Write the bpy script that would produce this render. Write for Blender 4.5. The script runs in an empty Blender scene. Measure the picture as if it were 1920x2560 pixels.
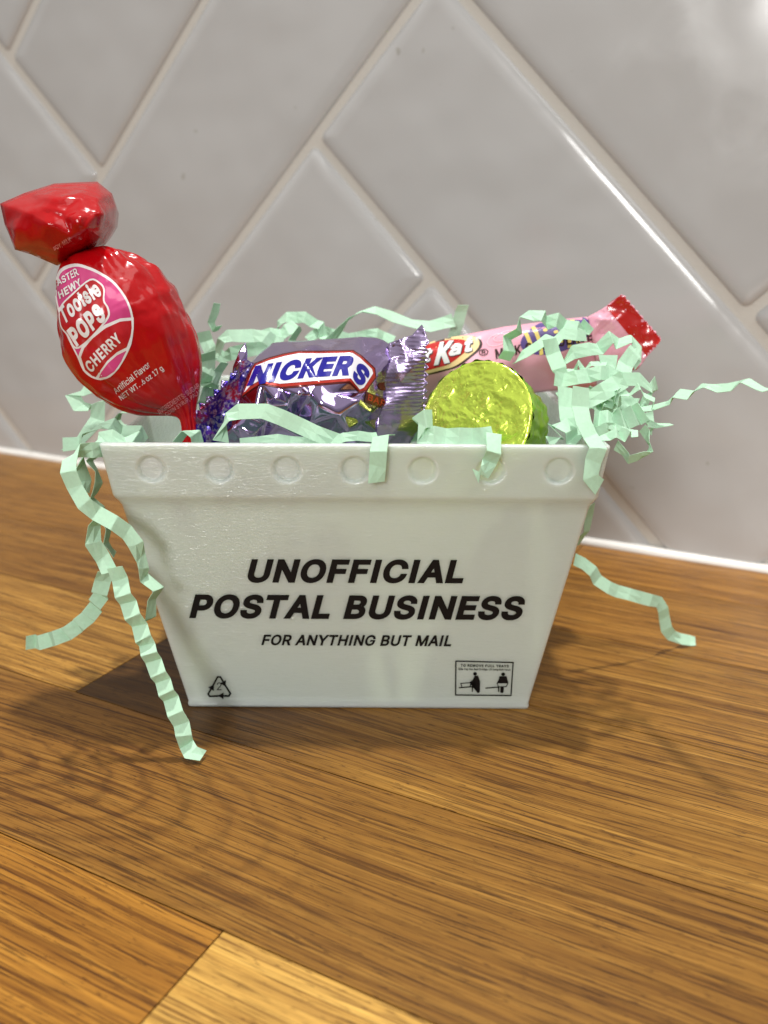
import bpy, bmesh, math, random
from mathutils import Vector, Matrix, noise
from mathutils.bvhtree import BVHTree
from mathutils.geometry import delaunay_2d_cdt

random.seed(7)
SC = bpy.context.scene
COL = SC.collection
MM = 0.001                       # everything below is written in millimetres

# ------------------------------------------------------------------ camera
CAM = Vector((8.0, -192.015, 114.013))
YAW, PITCH, ROLL, FPX = -0.00757, 0.306, 0.0031, 2096.4     # focal length for a 1920 x 2560 frame
fw = Vector((math.sin(YAW)*math.cos(PITCH), math.cos(YAW)*math.cos(PITCH), -math.sin(PITCH)))
rt0 = Vector((math.cos(YAW), -math.sin(YAW), 0)); up0 = rt0.cross(fw)
RT = math.cos(ROLL)*rt0 + math.sin(ROLL)*up0
UP = -math.sin(ROLL)*rt0 + math.cos(ROLL)*up0
FW = fw
cam_data = bpy.data.cameras.new('camera'); cam = bpy.data.objects.new('camera', cam_data); COL.objects.link(cam)
M = Matrix.Identity(4)
for i in range(3):
    M[i][0], M[i][1], M[i][2], M[i][3] = RT[i], UP[i], -FW[i], CAM[i]*MM
cam.matrix_world = M
cam_data.sensor_fit = 'VERTICAL'; cam_data.sensor_height = 36; cam_data.sensor_width = 27
cam_data.lens = 36*FPX/2560
cam_data.clip_start = 0.005; cam_data.clip_end = 30
cam_data.dof.use_dof = True; cam_data.dof.focus_distance = 0.186; cam_data.dof.aperture_fstop = 16.0
SC.camera = cam

# ------------------------------------------------------------------ world, lamps, exposure
world = bpy.data.worlds.new('World'); SC.world = world; world.use_nodes = True
wn = world.node_tree; wn.nodes.clear()
wo = wn.nodes.new('ShaderNodeOutputWorld'); wb = wn.nodes.new('ShaderNodeBackground'); wb.inputs[1].default_value = 0.50
tc = wn.nodes.new('ShaderNodeTexCoord'); sep = wn.nodes.new('ShaderNodeSeparateXYZ')
mr = wn.nodes.new('ShaderNodeMapRange'); mr.inputs[1].default_value = -1; mr.inputs[2].default_value = 1
rp = wn.nodes.new('ShaderNodeValToRGB')
els = rp.color_ramp.elements
els[0].position = 0.0; els[0].color = (0.10, 0.075, 0.05, 1)
els[1].position = 1.0; els[1].color = (1.0, 0.96, 0.90, 1)
for p_, c_ in ((0.45, (0.16, 0.14, 0.12, 1)), (0.55, (0.42, 0.40, 0.38, 1)), (0.72, (0.55, 0.53, 0.50, 1)), (0.80, (1.0, 0.96, 0.90, 1))):
    e_ = els.new(p_); e_.color = c_
wn.links.new(tc.outputs['Generated'], sep.inputs[0]); wn.links.new(sep.outputs[2], mr.inputs[0])
wn.links.new(mr.outputs[0], rp.inputs[0]); wn.links.new(rp.outputs[0], wb.inputs[0]); wn.links.new(wb.outputs[0], wo.inputs[0])

def lamp(name, loc, target, radius, power, color):
    d = bpy.data.lights.new(name, 'AREA'); d.shape = 'DISK'; d.size = 2*radius*MM; d.energy = power; d.color = color
    o = bpy.data.objects.new(name, d); COL.objects.link(o)
    o.location = Vector(loc)*MM
    o.rotation_euler = (Vector(target)-Vector(loc)).to_track_quat('-Z', 'Y').to_euler()
    return o
lamp('ceiling_spot', (-415, -1350, 660), (0, 40, 30), 210, 13.5, (1.0, 0.985, 0.96))
lamp('ceiling_spot', (60, 110, 1500), (0, 20, 0), 36, 19.0, (1.0, 0.98, 0.955))
lamp('ceiling_spot', (640, -700, 1600), (0, 40, 30), 520, 7.5, (1.0, 0.975, 0.94))

SC.view_settings.view_transform = 'Standard'; SC.view_settings.look = 'None'
SC.view_settings.gamma = 1; SC.view_settings.exposure = 0.0; SC.view_settings.use_curve_mapping = False
SC.render.engine = 'CYCLES'
SC.cycles.use_denoising = True
SC.cycles.max_bounces = 10

# ------------------------------------------------------------------ helpers
def lin(r, g, b):
    f = lambda c: (c/12.92 if c <= 0.04045 else ((c+0.055)/1.055)**2.4)
    return (f(r/255), f(g/255), f(b/255))
def ray(x, y):
    return (FW + RT*((x-960)/FPX) - UP*((y-1280)/FPX))
def at(x, y, Y):
    "world point (mm) seen at photo pixel x, y on the vertical plane at depth Y"
    d = ray(x, y); return CAM + d*((Y-CAM.y)/d.y)
def tag(o, label=None, cat=None, group=None, kind=None):
    for k, v in (('label', label), ('category', cat), ('group', group), ('kind', kind)):
        if v: o[k] = v
    return o
def obj(name, bm, mat, parent=None, smooth=True, solidify=None):
    "links bm (in mm) as ONE mesh object"
    bmesh.ops.scale(bm, vec=(MM, MM, MM), verts=bm.verts)
    me = bpy.data.meshes.new(name); bm.to_mesh(me); bm.free()
    for p in me.polygons: p.use_smooth = smooth
    o = bpy.data.objects.new(name, me); COL.objects.link(o)
    for m in (mat if isinstance(mat, (list, tuple)) else [mat]): me.materials.append(m)
    if parent: o.parent = parent
    if solidify:
        s = o.modifiers.new('solidify', 'SOLIDIFY'); s.thickness = solidify*MM; s.offset = 0
    return o
def empty(name, label, cat, group=None, loc=(0, 0, 0)):
    o = bpy.data.objects.new(name, None); COL.objects.link(o); o.empty_display_size = 0.01
    return tag(o, label, cat, group)
class Mat:
    def __init__(self, name, color=(0.5, 0.5, 0.5), rough=0.5, **kw):
        self.m = bpy.data.materials.new(name); self.m.use_nodes = True
        self.t = self.m.node_tree; self.b = self.t.nodes['Principled BSDF']
        self.b.inputs['Base Color'].default_value = (*color, 1); self.b.inputs['Roughness'].default_value = rough
        for k, v in kw.items(): self.b.inputs[k.replace('_', ' ')].default_value = v
    def n(self, kind, **kw):
        x = self.t.nodes.new(kind)
        for k, v in kw.items():
            if k.startswith('i_'):
                key = k[2:]; x.inputs[int(key) if key.isdigit() else key.replace('_', ' ')].default_value = v
            else: setattr(x, k, v)
        return x
    def l(self, a, b): self.t.links.new(a, b)
    def coords(self, scale=(1, 1, 1), out='Object'):
        c = self.n('ShaderNodeTexCoord'); mp = self.n('ShaderNodeMapping'); mp.inputs['Scale'].default_value = scale
        self.l(c.outputs[out], mp.inputs[0]); return mp.outputs[0]
    def noise(self, vec, scale, detail=3, rough=0.5, dist=0.0):
        x = self.n('ShaderNodeTexNoise'); x.inputs['Scale'].default_value = scale; x.inputs['Detail'].default_value = detail
        x.inputs['Roughness'].default_value = rough; x.inputs['Distortion'].default_value = dist
        self.l(vec, x.inputs['Vector']); return x.outputs[0]
    def ramp(self, fac, stops):
        r = self.n('ShaderNodeValToRGB'); e = r.color_ramp.elements
        e[0].position, e[0].color = stops[0][0], (*stops[0][1], 1); e[1].position, e[1].color = stops[-1][0], (*stops[-1][1], 1)
        for p, c in stops[1:-1]:
            q = e.new(p); q.color = (*c, 1)
        self.l(fac, r.inputs[0]); return r.outputs[0]
    def mix(self, fac, a, b, mode='MIX'):
        x = self.n('ShaderNodeMix', data_type='RGBA', blend_type=mode)
        for s, v in ((x.inputs[0], fac), (x.inputs[6], a), (x.inputs[7], b)):
            if hasattr(v, 'links'): self.l(v, s)
            elif isinstance(v, tuple): s.default_value = (*v, 1)
            else: s.default_value = v
        return x.outputs[2]
    def bump(self, h, dist_mm, strength=1.0, prev=None):
        x = self.n('ShaderNodeBump'); x.inputs['Strength'].default_value = strength; x.inputs['Distance'].default_value = dist_mm*MM
        self.l(h, x.inputs['Height'])
        if prev is not None: self.l(prev, x.inputs['Normal'])
        self.l(x.outputs[0], self.b.inputs['Normal']); return x.outputs[0]
    def set(self, key, sock): self.l(sock, self.b.inputs[key])

# ------------------------------------------------------------------ countertop
PSI = -0.46375
D1 = Vector((math.cos(PSI), math.sin(PSI), 0)); D2 = Vector((-D1.y, D1.x, 0))
WALL_T = 154.8                                        # distance of the wall foot across the staves
def wood_material():
    m = Mat('oiled_oak', rough=0.4, Specular_IOR_Level=0.28)
    uv = m.n('ShaderNodeUVMap', uv_map='grain'); mp = m.n('ShaderNodeMapping')
    m.l(uv.outputs[0], mp.inputs[0]); v = mp.outputs[0]
    def sc(x, y):
        q = m.n('ShaderNodeVectorMath', operation='MULTIPLY'); q.inputs[1].default_value = (x, y, 1); m.l(v, q.inputs[0]); return q.outputs[0]
    # slow warp so the grain drifts instead of running dead straight
    warp = m.noise(sc(0.007, 0.012), 1.0, 1)
    wm = m.n('ShaderNodeMath', operation='MULTIPLY_ADD'); m.l(warp, wm.inputs[0]); wm.inputs[1].default_value = 9; wm.inputs[2].default_value = -4.5
    cmb = m.n('ShaderNodeCombineXYZ'); m.l(wm.outputs[0], cmb.inputs[1])
    add = m.n('ShaderNodeVectorMath', operation='ADD'); m.l(v, add.inputs[0]); m.l(cmb.outputs[0], add.inputs[1]); v = add.outputs[0]
    streak = m.noise(sc(0.010, 0.50), 1.0, 6, 0.68)
    band = m.noise(sc(0.006, 0.09), 1.0, 3, 0.5, 0.4)
    pore = m.noise(sc(0.045, 2.1), 1.0, 3, 0.62)
    fine = m.noise(sc(0.06, 3.4), 1.0, 3, 0.6)
    ring = m.n('ShaderNodeTexWave', wave_type='BANDS', bands_direction='Y', wave_profile='SAW')
    ring.inputs['Scale'].default_value = 0.045; ring.inputs['Distortion'].default_value = 5.0; ring.inputs['Detail'].default_value = 3; ring.inputs['Detail Scale'].default_value = 0.9
    m.l(sc(0.16, 1.0), ring.inputs['Vector'])
    c = m.ramp(streak, [(0.32, (0.110, 0.052, 0.013)), (0.44, (0.220, 0.118, 0.030)), (0.55, (0.325, 0.188, 0.055)), (0.67, (0.52, 0.335, 0.13))])
    c = m.mix(0.30, c, m.ramp(band, [(0.32, (0.14, 0.060, 0.014)), (0.68, (0.46, 0.27, 0.09))]))
    c = m.mix(0.22, c, m.ramp(ring.outputs[1], [(0.0, (0.42, 0.24, 0.08)), (0.8, (0.20, 0.09, 0.022)), (1.0, (0.08, 0.032, 0.009))]))
    # flat-sawn figure: growth rings round one spot of the stave that carries it
    off = m.n('ShaderNodeVectorMath', operation='SUBTRACT'); off.inputs[1].default_value = (1000, 1000, 0); m.l(v, off.inputs[0])
    sq = m.n('ShaderNodeVectorMath', operation='MULTIPLY'); sq.inputs[1].default_value = (0.36, 1.0, 0); m.l(off.outputs[0], sq.inputs[0])
    ln = m.n('ShaderNodeVectorMath', operation='LENGTH'); m.l(sq.outputs[0], ln.inputs[0])
    wob = m.noise(sc(0.16, 0.16), 1.0, 4, 0.6)
    rsum = m.n('ShaderNodeMath', operation='MULTIPLY_ADD'); m.l(wob, rsum.inputs[0]); rsum.inputs[1].default_value = 3.5; m.l(ln.outputs[1], rsum.inputs[2])
    pp = m.n('ShaderNodeMath', operation='PINGPONG'); pp.inputs[1].default_value = 1.9; m.l(rsum.outputs[0], pp.inputs[0])
    rings = m.n('ShaderNodeMapRange'); rings.inputs[1].default_value = 0.2; rings.inputs[2].default_value = 1.1; m.l(pp.outputs[0], rings.inputs[0])
    near = m.n('ShaderNodeMapRange'); near.inputs[1].default_value = 42; near.inputs[2].default_value = 16; near.inputs[4].default_value = 0.5; m.l(ln.outputs[1], near.inputs[0])
    c = m.mix(near.outputs[0], c, m.ramp(rings.outputs[0], [(0.0, (0.105, 0.042, 0.010)), (0.5, (0.24, 0.112, 0.028)), (1.0, (0.31, 0.16, 0.045))]))
    long_ = m.noise(sc(0.016, 1.15), 1.0, 2, 0.55, 0.25)
    c = m.mix(m.ramp(long_, [(0.375, (0.7, 0.7, 0.7)), (0.44, (0, 0, 0))]), c, (0.070, 0.026, 0.006))
    pm = m.ramp(pore, [(0.39, (0.9, 0.9, 0.9)), (0.45, (0, 0, 0))])
    c = m.mix(pm, c, m.mix(0.85, c, (0.045, 0.017, 0.004)))
    fm = m.ramp(fine, [(0.38, (0.58, 0.53, 0.47)), (0.48, (0.96, 0.95, 0.93)), (0.62, (1.20, 1.20, 1.20))])
    patch = m.noise(sc(0.016, 0.10), 1.0, 2, 0.5)                   # the fine grain shows in some places more than in others
    c = m.mix(m.ramp(patch, [(0.36, (0.25, 0.25, 0.25)), (0.62, (0.95, 0.95, 0.95))]), c, m.mix(1.0, c, fm, 'MULTIPLY'))
    flecks = m.noise(sc(0.22, 1.5), 1.0, 3, 0.7)                    # short open pores
    c = m.mix(m.ramp(flecks, [(0.33, (0.8, 0.8, 0.8)), (0.40, (0, 0, 0))]), c, (0.060, 0.024, 0.006))
    c = m.mix(1.0, c, (0.90, 0.775, 0.44), 'MULTIPLY')
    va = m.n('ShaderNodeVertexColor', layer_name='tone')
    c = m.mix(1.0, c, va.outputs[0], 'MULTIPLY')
    m.set('Base Color', c)
    rr = m.n('ShaderNodeMapRange'); rr.inputs[3].default_value = 0.50; rr.inputs[4].default_value = 0.30; m.l(streak, rr.inputs[0]); m.set('Roughness', rr.outputs[0])
    m.bump(pore, 0.10, 0.35, m.bump(fine, 0.05, 0.25))
    return m.m
def build_countertop():
    # rows of staves: (t from, t to, [(s from, s to, tone)])
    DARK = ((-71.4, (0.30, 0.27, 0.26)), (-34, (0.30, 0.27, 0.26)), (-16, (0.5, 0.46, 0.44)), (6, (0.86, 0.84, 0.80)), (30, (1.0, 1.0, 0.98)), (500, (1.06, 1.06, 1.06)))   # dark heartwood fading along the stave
    rows = [(-420, -170, None), (-170, -123, None),
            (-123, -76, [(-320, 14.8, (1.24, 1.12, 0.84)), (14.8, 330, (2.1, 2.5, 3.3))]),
            (-76, -27.6, [(-420, -150, (1.0, 1, 1)), (-150, 200, (0.88, 0.85, 0.82)), (200, 500, (1.1, 1, 1))]),
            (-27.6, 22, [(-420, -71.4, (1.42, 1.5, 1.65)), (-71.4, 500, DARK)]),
            (22, 70, [(-520, -255, (1.0, 1, 1)), (-255, -12, (0.88, 0.82, 0.74)), (-12, 500, (1.05, 1.04, 1.0))]),
            (70, 118, [(-600, -120, (0.98, 0.92, 0.84)), (-120, 130, (1.05, 1, 0.95)), (130, 500, (0.95, 0.92, 0.9))]),
            (118, 175, [(-600, 20, (1.08, 1.04, 0.98)), (20, 500, (1.2, 1.12, 1.0))])]
    bm = bmesh.new(); uvl = bm.loops.layers.uv.new('grain'); cl = bm.loops.layers.float_color.new('tone')
    rnd = random.Random(3)
    for t0, t1, staves in rows:
        if staves is None:
            k = rnd.uniform(-120, 120); staves = [(-600, k, (1, 0.95, 0.9)), (k, 500, (0.9, 0.85, 0.8))]
        for s0, s1, tone in staves:
            ox, oy = rnd.uniform(3000, 7000), rnd.uniform(3000, 7000)
            if (t0, s0) == (-76, -150): ox, oy = 1000+70, 1000+58            # the stave with the flat-sawn figure
            stops = tone if isinstance(tone[0], tuple) else ((s0, tone), (s1, tone))
            g = 0.16                                              # hairline glue joint between staves
            c, d = t0+g, t1-g
            ss = [s0+g] + [q[0] for q in stops[1:-1]] + [s1-g]; n_ = len(ss)
            A = [bm.verts.new(D1*q+D2*c) for q in ss]; B = [bm.verts.new(D1*q+D2*d) for q in ss]
            tn = {}
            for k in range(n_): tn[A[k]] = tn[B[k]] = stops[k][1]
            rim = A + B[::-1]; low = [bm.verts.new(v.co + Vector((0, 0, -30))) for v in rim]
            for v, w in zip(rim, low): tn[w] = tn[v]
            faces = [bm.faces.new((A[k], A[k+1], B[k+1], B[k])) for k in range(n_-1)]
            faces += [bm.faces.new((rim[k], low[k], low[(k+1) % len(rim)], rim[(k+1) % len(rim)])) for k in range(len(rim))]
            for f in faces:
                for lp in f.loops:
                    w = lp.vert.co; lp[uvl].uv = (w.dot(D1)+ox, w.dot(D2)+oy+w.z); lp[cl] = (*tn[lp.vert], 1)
    bmesh.ops.recalc_face_normals(bm, faces=bm.faces)
    o = obj('countertop', bm, wood_material(), smooth=False)
    return tag(o, 'oiled oak worktop of glued staves, some pale, one nearly black', 'worktop', kind='structure')
build_countertop()

# ------------------------------------------------------------------ tiled wall
WX = D1.copy(); WN = -D2                                   # along the wall, out of the wall
W0 = Vector((0, 172.23, 0))                                  # point of the wall face line over x = 0
def wallp(x, z, n=0.0): return W0 + WX*x + Vector((0, 0, z)) + WN*n
TILE_W, TILE_L, XH, ZH = 76.91, 76.91*3.195, 26.85, 211.0
def build_wall():
    th = -math.pi/4 - 0.0039
    U = Vector((math.cos(th), math.sin(th))); V = Vector((-math.sin(th), math.cos(th)))
    tile = Mat('glazed_tile', (0.505, 0.51, 0.51), 0.15, Coat_Weight=0.3, Coat_Roughness=0.05)
    vec = tile.coords((1, 1, 1))
    h1 = tile.noise(vec, 16, 2, 0.5); h2 = tile.noise(vec, 90, 2)
    tile.bump(h2, 0.10, 0.3, tile.bump(h1, 2.6, 1.0))
    sm = tile.noise(vec, 38, 4, 0.65, 0.8); mrg = tile.n('ShaderNodeMapRange'); mrg.inputs[1].default_value = 0.40; mrg.inputs[2].default_value = 0.66
    mrg.inputs[3].default_value = 0.11; mrg.inputs[4].default_value = 0.26; tile.l(sm, mrg.inputs[0]); tile.set('Roughness', mrg.outputs[0])
    specks = tile.noise(vec, 170, 1, 0.3); tile.set('Base Color', tile.mix(tile.ramp(specks, [(0.795, (0, 0, 0)), (0.82, (0.6, 0.6, 0.6))]), (0.505, 0.51, 0.51), (0.34, 0.33, 0.29)))
    grout = Mat('grout', (0.60, 0.58, 0.535), 0.85); g = grout.noise(grout.coords(), 900, 4); grout.bump(g, 0.4, 0.5)
    bm = bmesh.new()
    prof = [(1.5, -3.4), (1.6, -2.3), (2.0, -1.45), (2.8, -0.80), (4.0, -0.38), (5.6, -0.12), (8.0, 0.0)]
    def add(u0, u1, v0, v1):
        c = U*((u0+u1)/2) + V*((v0+v1)/2) + Vector((XH, ZH))
        if abs(c.x+40) > 520 or c.y < -140 or c.y > 560: return
        rings = []
        rnd = random.Random(int(u0*3+v0*7)); tl = (rnd.uniform(-.5, .5), rnd.uniform(-.5, .5))
        for ins, dep in prof:
            R = []; a, b, p, q = u0+ins, u1-ins, v0+ins, v1-ins; rad = max(1.0, 3.4-ins*0.4)
            for cu, cv, a0 in ((b-rad, q-rad, 0), (a+rad, q-rad, 90), (a+rad, p+rad, 180), (b-rad, p+rad, 270)):
                for k in range(4):
                    an = math.radians(a0+30*k); uu, vv = cu+rad*math.cos(an), cv+rad*math.sin(an)
                    w = U*uu + V*vv + Vector((XH, ZH))
                    tilt = tl[0]*((uu-u0)/(u1-u0)-.5)*0.8 + tl[1]*((vv-v0)/(v1-v0)-.5)*0.8
                    R.append(bm.verts.new(wallp(w.x, w.y, dep+tilt)))
            rings.append(R)
        n = len(rings[0])
        for A, B in zip(rings, rings[1:]):
            for i in range(n): bm.faces.new((A[i], A[(i+1) % n], B[(i+1) % n], B[i]))
        bm.faces.new(rings[-1])
    W, L = TILE_W, TILE_L
    for j in range(-3, 4):
        for k in range(-9, 10):
            ou, ov = k*W + j*L, -k*W + j*L
            add(ou, ou+L, ov-W, ov)
            add(ou, ou+W, ov-W-L, ov-W)
    bmesh.ops.bisect_plane(bm, geom=bm.verts[:]+bm.edges[:]+bm.faces[:], plane_co=(0, 0, 2.2), plane_no=(0, 0, -1), clear_outer=True)
    bmesh.ops.recalc_face_normals(bm, faces=bm.faces)
    wall = obj('tile_wall', bm, tile.m, smooth=True)
    tag(wall, 'glossy warm grey splashback of long tiles in a herringbone pattern', 'wall')
    bm = bmesh.new()
    a = [wallp(-520, -2, -1.9), wallp(420, -2, -1.9), wallp(420, 520, -1.9), wallp(-520, 520, -1.9)]
    f = bm.faces.new([bm.verts.new(p) for p in a]); r = bmesh.ops.extrude_face_region(bm, geom=[f])
    for v in r['geom']:
        if isinstance(v, bmesh.types.BMVert): v.co -= WN*12
    bmesh.ops.recalc_face_normals(bm, faces=bm.faces)
    obj('grout', bm, grout.m, wall, smooth=False)
    # bead of white sealant along the foot of the wall
    caulk = Mat('white_sealant', (0.74, 0.72, 0.68), 0.35)
    bm = bmesh.new(); prev = None; nseg = 260
    for i in range(nseg+1):
        x = -520 + 940*i/nseg
        wob = noise.noise(Vector((x*0.03, 0, 0)))*0.45 + noise.noise(Vector((x*0.11, 5, 0)))*0.22
        ring = []
        for k in range(7):
            an = math.radians(-10 + 110*k/6); r = 3.1 + wob
            ring.append(bm.verts.new(wallp(x, 0.02 + r*0.85*math.sin(an), -0.8 + r*1.05*math.cos(an))))
        ring.append(bm.verts.new(wallp(x, 0.0, -1.8)))
        if prev:
            for k in range(len(ring)):
                bm.faces.new((prev[k], ring[k], ring[(k+1) % len(ring)], prev[(k+1) % len(ring)]))
        prev = ring
    bmesh.ops.recalc_face_normals(bm, faces=bm.faces)
    obj('sealant_bead', bm, caulk.m, wall)
build_wall()

# ------------------------------------------------------------------ drawing on surfaces
def bvh_of(o):
    return BVHTree.FromPolygons([v.co/MM for v in o.data.vertices], [p.vertices[:] for p in o.data.polygons])
def cut_grid(bm, step):
    xs = [v.co.x for v in bm.verts]; ys = [v.co.y for v in bm.verts]
    for lo, hi, no in ((min(xs), max(xs), (1, 0, 0)), (min(ys), max(ys), (0, 1, 0))):
        k = math.floor(lo/step)+1
        while k*step < hi:
            bmesh.ops.bisect_plane(bm, geom=bm.verts[:]+bm.edges[:]+bm.faces[:], plane_co=Vector(no)*k*step, plane_no=no); k += 1
def decal(name, bm, bvh, mat, parent, lift, step=9.0):
    "bm holds flat shapes in photo pixels; they are printed onto the surface, lift mm proud of it"
    bmesh.ops.triangulate(bm, faces=bm.faces)
    if step: cut_grid(bm, step)
    dead = []
    for v in bm.verts:
        d = ray(v.co.x, v.co.y).normalized()
        h, n, i, dist = bvh.ray_cast(CAM, d)
        if h is None or n.dot(d) > 0.0 and n.dot(-d) > -0.02: dead.append(v); continue
        if n.dot(d) > 0: n = -n
        v.co = h + n*lift - d*lift*0.4
    bmesh.ops.delete(bm, geom=dead, context='VERTS')
    for f in bm.faces:
        if f.normal.dot(f.calc_center_median()-CAM) > 0: pass
    bm.normal_update()
    for f in bm.faces:
        if f.normal.dot(f.calc_center_median()-CAM) > 0: f.normal_flip()
    if not len(bm.faces): bm.free(); return None
    return obj(name, bm, mat, parent, smooth=True)
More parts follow.
